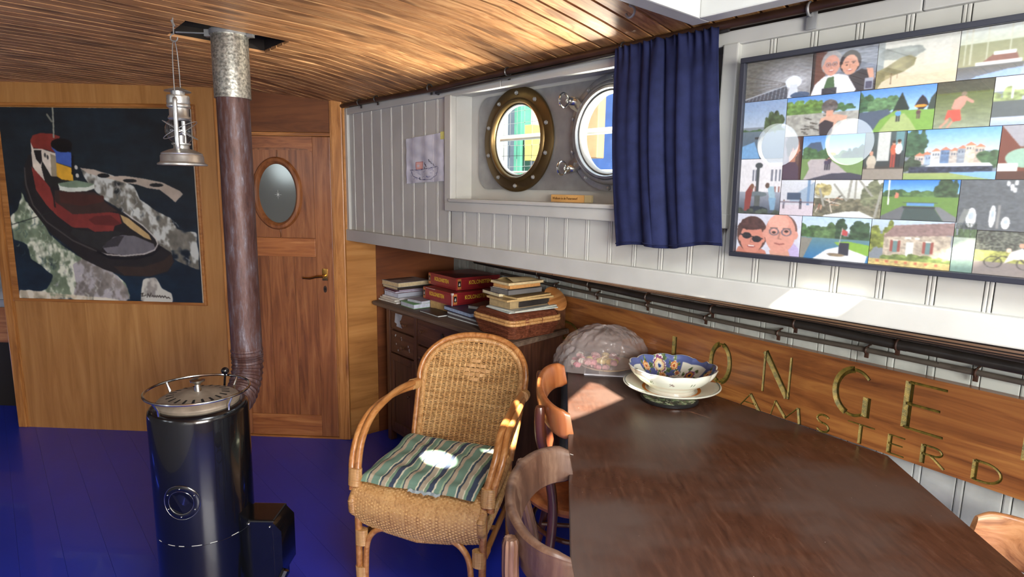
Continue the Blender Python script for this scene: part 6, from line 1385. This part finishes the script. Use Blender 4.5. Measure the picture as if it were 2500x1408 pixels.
# stack of books on the basket (z from .955)
zB = .9575
book('folded road map lying directly on the wicker hamper', 1.165, .29, zB, .19, .28, .006, -6, (150, 176, 184), (206, 210, 200), 'u-', soft=True)
book('blue and white folded brochure second from the hamper lid', 1.17, .285, zB + .0062, .19, .27, .007, 2, (190, 204, 206), (206, 206, 190), 'v+', soft=True)
bb_ = book('thick worn book with torn black spine on the hamper', 1.15, .285, zB + .0135, .155, .245, .034, -1, (128, 112, 92), (176, 154, 112), 'v+')
m = MB(); m.cham(.074, -.07, .004, .081, .115, .030, .003); m.obj('torn_spine', paint('torn_black_leather', (48, 44, 42), .5, .3, .2), bb_, label='torn black leather spine')
book('tan envelope like folder above the torn spine book', 1.155, .285, zB + .048, .165, .27, .009, -5, (176, 146, 100), (206, 176, 120), 'v+', soft=True)
book('small ivory paged book jutting left from the right stack', 1.075, .225, zB + .0575, .15, .10, .017, -8, (96, 70, 60), (224, 214, 176), 'u-')
book('thin tan wedge book beside the ivory book', 1.17, .30, zB + .0575, .13, .22, .008, 2, (180, 150, 104), (206, 180, 126), 'v+', soft=True)
book('grey cloth bound book in the upper right stack', 1.14, .27, zB + .0750, .14, .20, .022, -2, (112, 112, 112), (120, 118, 112), 'u+')
book('thin white booklet on the grey cloth book', 1.13, .25, zB + .0972, .10, .14, .004, 0, (200, 196, 186), (214, 208, 190), 'u-', soft=True)
book('orange tan paperback second from the top of the right stack', 1.15, .27, zB + .1013, .12, .19, .018, -1, (150, 110, 66), (214, 160, 96), 'u-')
tp = book('cream paperback with lifted cover topping the right stack', 1.152, .27, zB + .1195, .135, .21, .012, -3, (206, 186, 140), (226, 208, 164), 'u-')
m = MB(); m.grid(lambda a, b_: (-.065 + a * .12, -.07 + b_ * .15, .0125 + .016 * math.sin(a * 3.1) * (1 - b_ * .6)), 10, 8); m.obj('lifted_page', paint('page_flap', (226, 208, 160), .7), tp)
m = MB(); m.lathe([(0, 0), (.05, 0), (.062, .004), (.066, .010), (.062, .013), (0, .012)], 30); o = m.obj('wooden_dish', M_rat, M=MW @ Tr(1.215, .452, .985) @ Ry(.9) @ Rz(.2)); tag(o, 'round honey brown wooden dish tucked behind the torn spine book', 'dish')
m = MB(); m.cham(-.085, -.05, 0, .0, .05, .13, .004); o = m.obj('bookend', M_chest, M=MW @ Tr(1.235, .462, .8402)); tag(o, 'dark wooden box behind the hamper, propping the dish', 'box')
# ================================================================ stove
M_enam = paint('black_enamel', (9, 10, 13), .2, 0, .05, coat=.5, scale=8)
M_iron = paint('worn_cast_iron', (158, 146, 130), .5, .1, .15, .4, 20)
sv = thing('wood_stove', 'tall black enamel cylinder stove with chrome rail and slotted top plate', 'stove', Matrix.Translation((-1.02, 1.885, 0)))
m = MB(); m.lathe([(.150, 0), (.150, .374), (.1494, .3745), (.1494, .3765), (.150, .377), (.150, .775), (.147, .790), (.138, .797), (.120, .797), (.118, .790), (0, .790)], 72); m.obj('body', M_enam, sv)
m = MB()
for a, ln in ((-60, .10), (-80, .14), (-95, .08), (-110, .12), (-35, .12), (-128, .06)):
    pts = [(.1503 * math.cos(math.radians(a + k * 20 * ln)), .1503 * math.sin(math.radians(a + k * 20 * ln)), .377) for k in range(5)]; m.tube(pts, .0012, 4)
m.obj('chipped_seam', paint('chip', (190, 190, 186), .5), sv)
m = MB(); m.lathe([(.122, .797), (.124, .806), (.120, .813), (.112, .818), (.085, .826), (.05, .833), (.02, .836), (0, .836)], 64); tpl = m.obj('top_plate', M_iron, sv)
m = MB()
for k in range(20):
    a = 2 * math.pi * k / 20; T = Rz(a); zz = lambda r: .836 - (r - .02) * .145 + .0008
    m.add([(.040, -.0018, zz(.040)), (.092, -.0045, zz(.092) - .001), (.095, .0, zz(.095) - .001), (.092, .0045, zz(.092) - .001), (.040, .0018, zz(.040))], [(0, 1, 2, 3, 4)], T=T)
m.obj('vent_slots', M_dark, tpl)
m = MB(); m.lathe([(.012, .834), (.010, .846), (.008, .858), (.014, .864), (.022, .868), (.023, .873), (.016, .876), (0, .877)], 24); m.obj('lid_knob', M_chrome, tpl)
m = MB(); m.tube([(.155 * math.cos(2 * math.pi * k / 72), .155 * math.sin(2 * math.pi * k / 72), .842) for k in range(72)], .0042, 8, closed=True)
for a in (-25, 65, 155, 245): q = math.radians(a); m.tube([(.155 * math.cos(q), .155 * math.sin(q), .842), (.140 * math.cos(q), .140 * math.sin(q), .815), (.138 * math.cos(q), .138 * math.sin(q), .795)], .004, 6)
m.obj('chrome_rail', M_chrome, sv)
m = MB(); m.tube([(.02, .135, .80), (.022, .142, .852)], .004, 6); m.ball((.022, .143, .860), .013, 14); m.obj('damper_knob', M_enam, sv)
# mica porthole on the body
an = math.atan2(1.728 - 1.885, -1.016 + 1.02); T = Tr(0, 0, .525) @ Rz(an) @ Ry(math.pi / 2)
m = MB()
def onbody(r, th, d):   # ring wrapped round the body
    y = r * math.cos(th); z = r * math.sin(th); a = an + y / .150; return ((.150 + d) * math.cos(a), (.150 + d) * math.sin(a), .525 + z)
vs = []; fs = []; nn_ = 40
for (r, d) in ((.056, .0), (.056, .0015), (.054, .003), (.040, .003), (.038, .002), (.038, -.0)):
    for k in range(nn_): vs.append(onbody(r, 2 * math.pi * k / nn_, d))
for i in range(5):
    for k in range(nn_): fs.append((i * nn_ + k, i * nn_ + (k + 1) % nn_, (i + 1) * nn_ + (k + 1) % nn_, (i + 1) * nn_ + k))
m.add(vs, fs, 0, True); wr_ = m.obj('window_ring', M_enam, sv)
m = MB(); m.tube([onbody(.056, 2 * math.pi * k / 40, .002) for k in range(40)], .0008, 5, closed=True); m.tube([onbody(.038, 2 * math.pi * k / 40, .003) for k in range(40)], .0007, 5, closed=True); m.obj('ring_edge', M_chrome, wr_)
m = MB()
for k in range(6): m.ball(onbody(.0465, 2 * math.pi * (k + .5) / 6, .004), .0026, 8)
m.obj('rivet', M_chrome, wr_)
m = MB(); m.add([onbody(.038, 2 * math.pi * k / 40, .002) for k in range(40)], [list(range(40))]); m.obj('window_pane', paint('sooty_mica', (8, 8, 9), .2), wr_)
m = MB(); m.cham(.10, -.02, .12, .235, .10, .392, .006); m.cham(.10, -.035, .0, .27, .12, .05, .004); m.obj('fuel_box', M_enam, sv)
m = MB(); m.prism([(.235, .39), (.262, .36), (.262, .20), (.235, .16)], -.03, .09, T=XZ); m.tube([(.27, -.03, .22), (.19, -.10, .02)], .013, 8); m.obj('fuel_guard', M_enam, sv)
m = MB()
for q in ((.15, -.021, .38), (.22, -.021, .37), (.262, -.031, .22)): m.ball(q, .004, 8)
m.obj('screw', M_chrome, sv)
# ================================================================ flue
rm_, nt, b = nt_new('rusty_flue')
mp = coords(nt, (26, 26, 5), False); n1 = N(nt, 'ShaderNodeTexNoise'); n1.inputs['Scale'].default_value = 2; n1.inputs['Detail'].default_value = 9; n1.inputs['Roughness'].default_value = .7; nt.links.new(mp.outputs[0], n1.inputs['Vector'])
r1 = ramp(nt, [(.30, lin((52, 34, 34))), (.48, lin((86, 58, 52))), (.60, lin((96, 84, 88))), (.72, lin((150, 146, 156)))]); nt.links.new(n1.outputs['Fac'], r1.inputs[0]); nt.links.new(r1.outputs[0], b.inputs['Base Color']); b.inputs['Roughness'].default_value = .48; b.inputs['Metallic'].default_value = .25
bp = N(nt, 'ShaderNodeBump'); bp.inputs['Strength'].default_value = .35; bp.inputs['Distance'].default_value = .003; nt.links.new(n1.outputs['Fac'], bp.inputs['Height']); nt.links.new(bp.outputs[0], b.inputs['Normal'])
gvm, nt, b = nt_new('galvanised')
mp = coords(nt, (30, 30, 30), False); n1 = N(nt, 'ShaderNodeTexVoronoi'); n1.inputs['Scale'].default_value = 3; nt.links.new(mp.outputs[0], n1.inputs['Vector']); n3 = N(nt, 'ShaderNodeTexNoise'); n3.inputs['Scale'].default_value = 4; n3.inputs['Detail'].default_value = 8; nt.links.new(mp.outputs[0], n3.inputs['Vector'])
r1 = ramp(nt, [(.35, lin((122, 124, 118))), (.65, lin((196, 196, 186)))]); nt.links.new(n3.outputs['Fac'], r1.inputs[0]); nt.links.new(r1.outputs[0], b.inputs['Base Color']); b.inputs['Metallic'].default_value = .8; b.inputs['Roughness'].default_value = .42
bp = N(nt, 'ShaderNodeBump'); bp.inputs['Strength'].default_value = .3; bp.inputs['Distance'].default_value = .002; nt.links.new(n1.outputs['Distance'], bp.inputs['Height']); nt.links.new(bp.outputs[0], b.inputs['Normal'])
fx, fy = -1.045, 2.31
fp = thing('flue_pipe', 'rusty brown stove pipe with galvanised top sleeve rising from stove to ceiling', 'pipe', Matrix.Translation((fx, fy, .86)))
m = MB(); m.lathe([(.0575, 0), (.0575, .96)], 40); m.lathe([(.0575, -.006), (.0600, -.003), (.0600, .003), (.0575, .006)], 40); m.obj('pipe', rm_, fp)
m = MB(); m.lathe([(.0585, .955), (.0635, .955), (.0635, 1.17), (.0625, 1.175), (.0645, 1.18), (.0645, 1.19), (.0625, 1.195), (.0625, 1.33)], 40); m.obj('galvanised_sleeve', gvm, fp)
m = MB(); m.lathe([(.0635, 1.176), (.0675, 1.176), (.0675, 1.192), (.0635, 1.192)], 30); m.box(.066, -.01, 1.172, .088, .01, 1.196); m.box(-.088, -.01, 1.172, -.066, .01, 1.196); m.tube([(.08, 0, 1.184), (.20, .01, 1.184)], .003, 6); m.tube([(-.08, 0, 1.184), (-.19, -.01, 1.184)], .003, 6); m.obj('clamp_rod', M_steel, fp)
# corrugated elbow down and forward into the stove
pts = []; R = []; n = 44
for i in range(n + 1):
    t = i / n
    if t < .28: p = Vector((0, 0, -.006 - t / .28 * .035))
    else:
        a = (t - .28) / .72 * math.radians(88); rad = .135; p = Vector((.0, -(rad - rad * math.cos(a)), -.041 - rad * math.sin(a)))
    pts.append(p); R.append(.0575 + (.0028 * math.sin(i * math.pi / 1.6) if i > 3 else 0))
m = MB(); m.tube(pts, R, 32, caps=False); m.tube([pts[-1], pts[-1] + Vector((.01, -.16, .0))], .0565, 32); m.obj('elbow', rm_, fp)
# ================================================================ lantern and its hook
M_tin = paint('tinned_steel', (214, 216, 212), .38, .05, .1, .9, 30)
lx, ly = -1.147, 2.123
h_ = MB(); h_.tube([(lx, ly, 2.06), (lx, ly, 1.996)], .0022, 6); h_.tube([(lx + .012 * math.sin(math.radians(a)), ly, 1.984 + .012 * math.cos(math.radians(a))) for a in range(0, -290, -20)], .0022, 6); h_.tube([(lx - .004, ly, 2.04), (lx + .004, ly, 2.02)], .004, 6)
tag(h_.obj('ceiling_hook', M_steel), 'thin wire hook in the dark ceiling holding the silver lantern', 'hook')
lt = thing('storm_lantern', 'silver tin storm lantern with glass globe hanging in front of the tugboat painting', 'lantern', Matrix.Translation((lx, ly, 1.565)) @ Rz(math.radians(-74)))
m = MB(); m.lathe([(0, .002), (.070, .002), (.078, .0), (.0775, .005), (.070, .009), (.068, .012), (.0675, .030), (.064, .036), (.065, .039), (.060, .043), (.04, .052), (.025, .056), (.024, .066), (.030, .070), (.030, .074), (0, .074)], 44); m.obj('tank', M_tin, lt)
m = MB(); m.lathe([(.024, .076), (.038, .088), (.048, .108), (.047, .125), (.040, .142), (.031, .152), (.030, .156)], 40); m.obj('globe', M_glass, lt)
m = MB(); m.lathe([(0, .074), (.012, .074), (.013, .1), (.009, .104), (0, .104)], 20); m.obj('burner', M_tin, lt)
m = MB(); m.lathe([(.032, .152), (.036, .156), (.034, .162), (.0305, .166), (.030, .190), (.036, .194), (.037, .200), (.0345, .204), (.0365, .210), (.0345, .220), (.036, .226), (.034, .232), (.022, .233)], 36); m.lathe([(.022, .233), (.022, .247)], 14); m.lathe([(.0, .262), (.012, .258), (.040, .248), (.042, .245), (.039, .246), (.0, .252)], 32); m.obj('chimney', M_tin, lt)
m = MB()
for s in (-1, 1):
    m.tube(smooth_path([(s * .036, 0, .214), (s * .046, 0, .216), (s * .050, 0, .205), (s * .052, 0, .14), (s * .054, 0, .08), (s * .050, 0, .056), (s * .040, 0, .048)], 5), .0072, 8)
m.obj('side_tube', M_tin, lt)
m = MB()
for s in (-1, 1): m.tube([(s * .052 * math.cos(q), .052 * math.sin(q) * 1.0, .118 - .03 * abs(math.sin(q)) * s) for q in [math.pi * k / 16 for k in range(17)]], .0013, 5); m.tube([(s * .052 * math.cos(q), -.052 * math.sin(q), .118 - .03 * abs(math.sin(q)) * s) for q in [math.pi * k / 16 for k in range(17)]], .0013, 5)
m.obj('globe_guard', M_steel, lt)
m = MB(); m.tube(smooth_path([(-.050, 0, .212), (-.044, 0, .24), (-.040, 0, .33), (-.028, 0, .385), (-.008, 0, .408), (.008, 0, .408), (.028, 0, .385), (.040, 0, .33), (.044, 0, .24), (.050, 0, .212)], 5), .0016, 6); m.obj('bail', M_steel, lt)
# ================================================================ bunk beyond the opening on the left
bd2 = thing('bunk', 'wooden bunk with pale rumpled bedding seen through the opening at the left edge', 'bed', MF @ Tr(-2.9, .3, 0))
m = MB(); m.cham(-1.3, -.02, .455, .84, .0, .69, .004); m.obj('side_board', M_mahogx, bd2)
m = MB(); m.cham(-1.3, .0, .5, .84, .9, .74, .02); m.obj('mattress', paint('sheet_grey', (150, 156, 170), .9, .2), bd2)
m = MB(); m.grid(lambda a, b_: (-1.2 + a * 2.04, -.01 + b_ * .8, .742 + .08 * abs(math.sin(a * 17)) * math.sin(b_ * 3.1) ** .5 + .05 * math.sin(b_ * 3.1)), 60, 24); m.obj('blanket', paint('blanket_white', (176, 180, 190), .9, .2), bd2)
m = MB(); m.box(-1.3, .03, 0, .84, .06, .45); m.obj('base', paint('bunk_base', (26, 20, 16), .7), bd2)
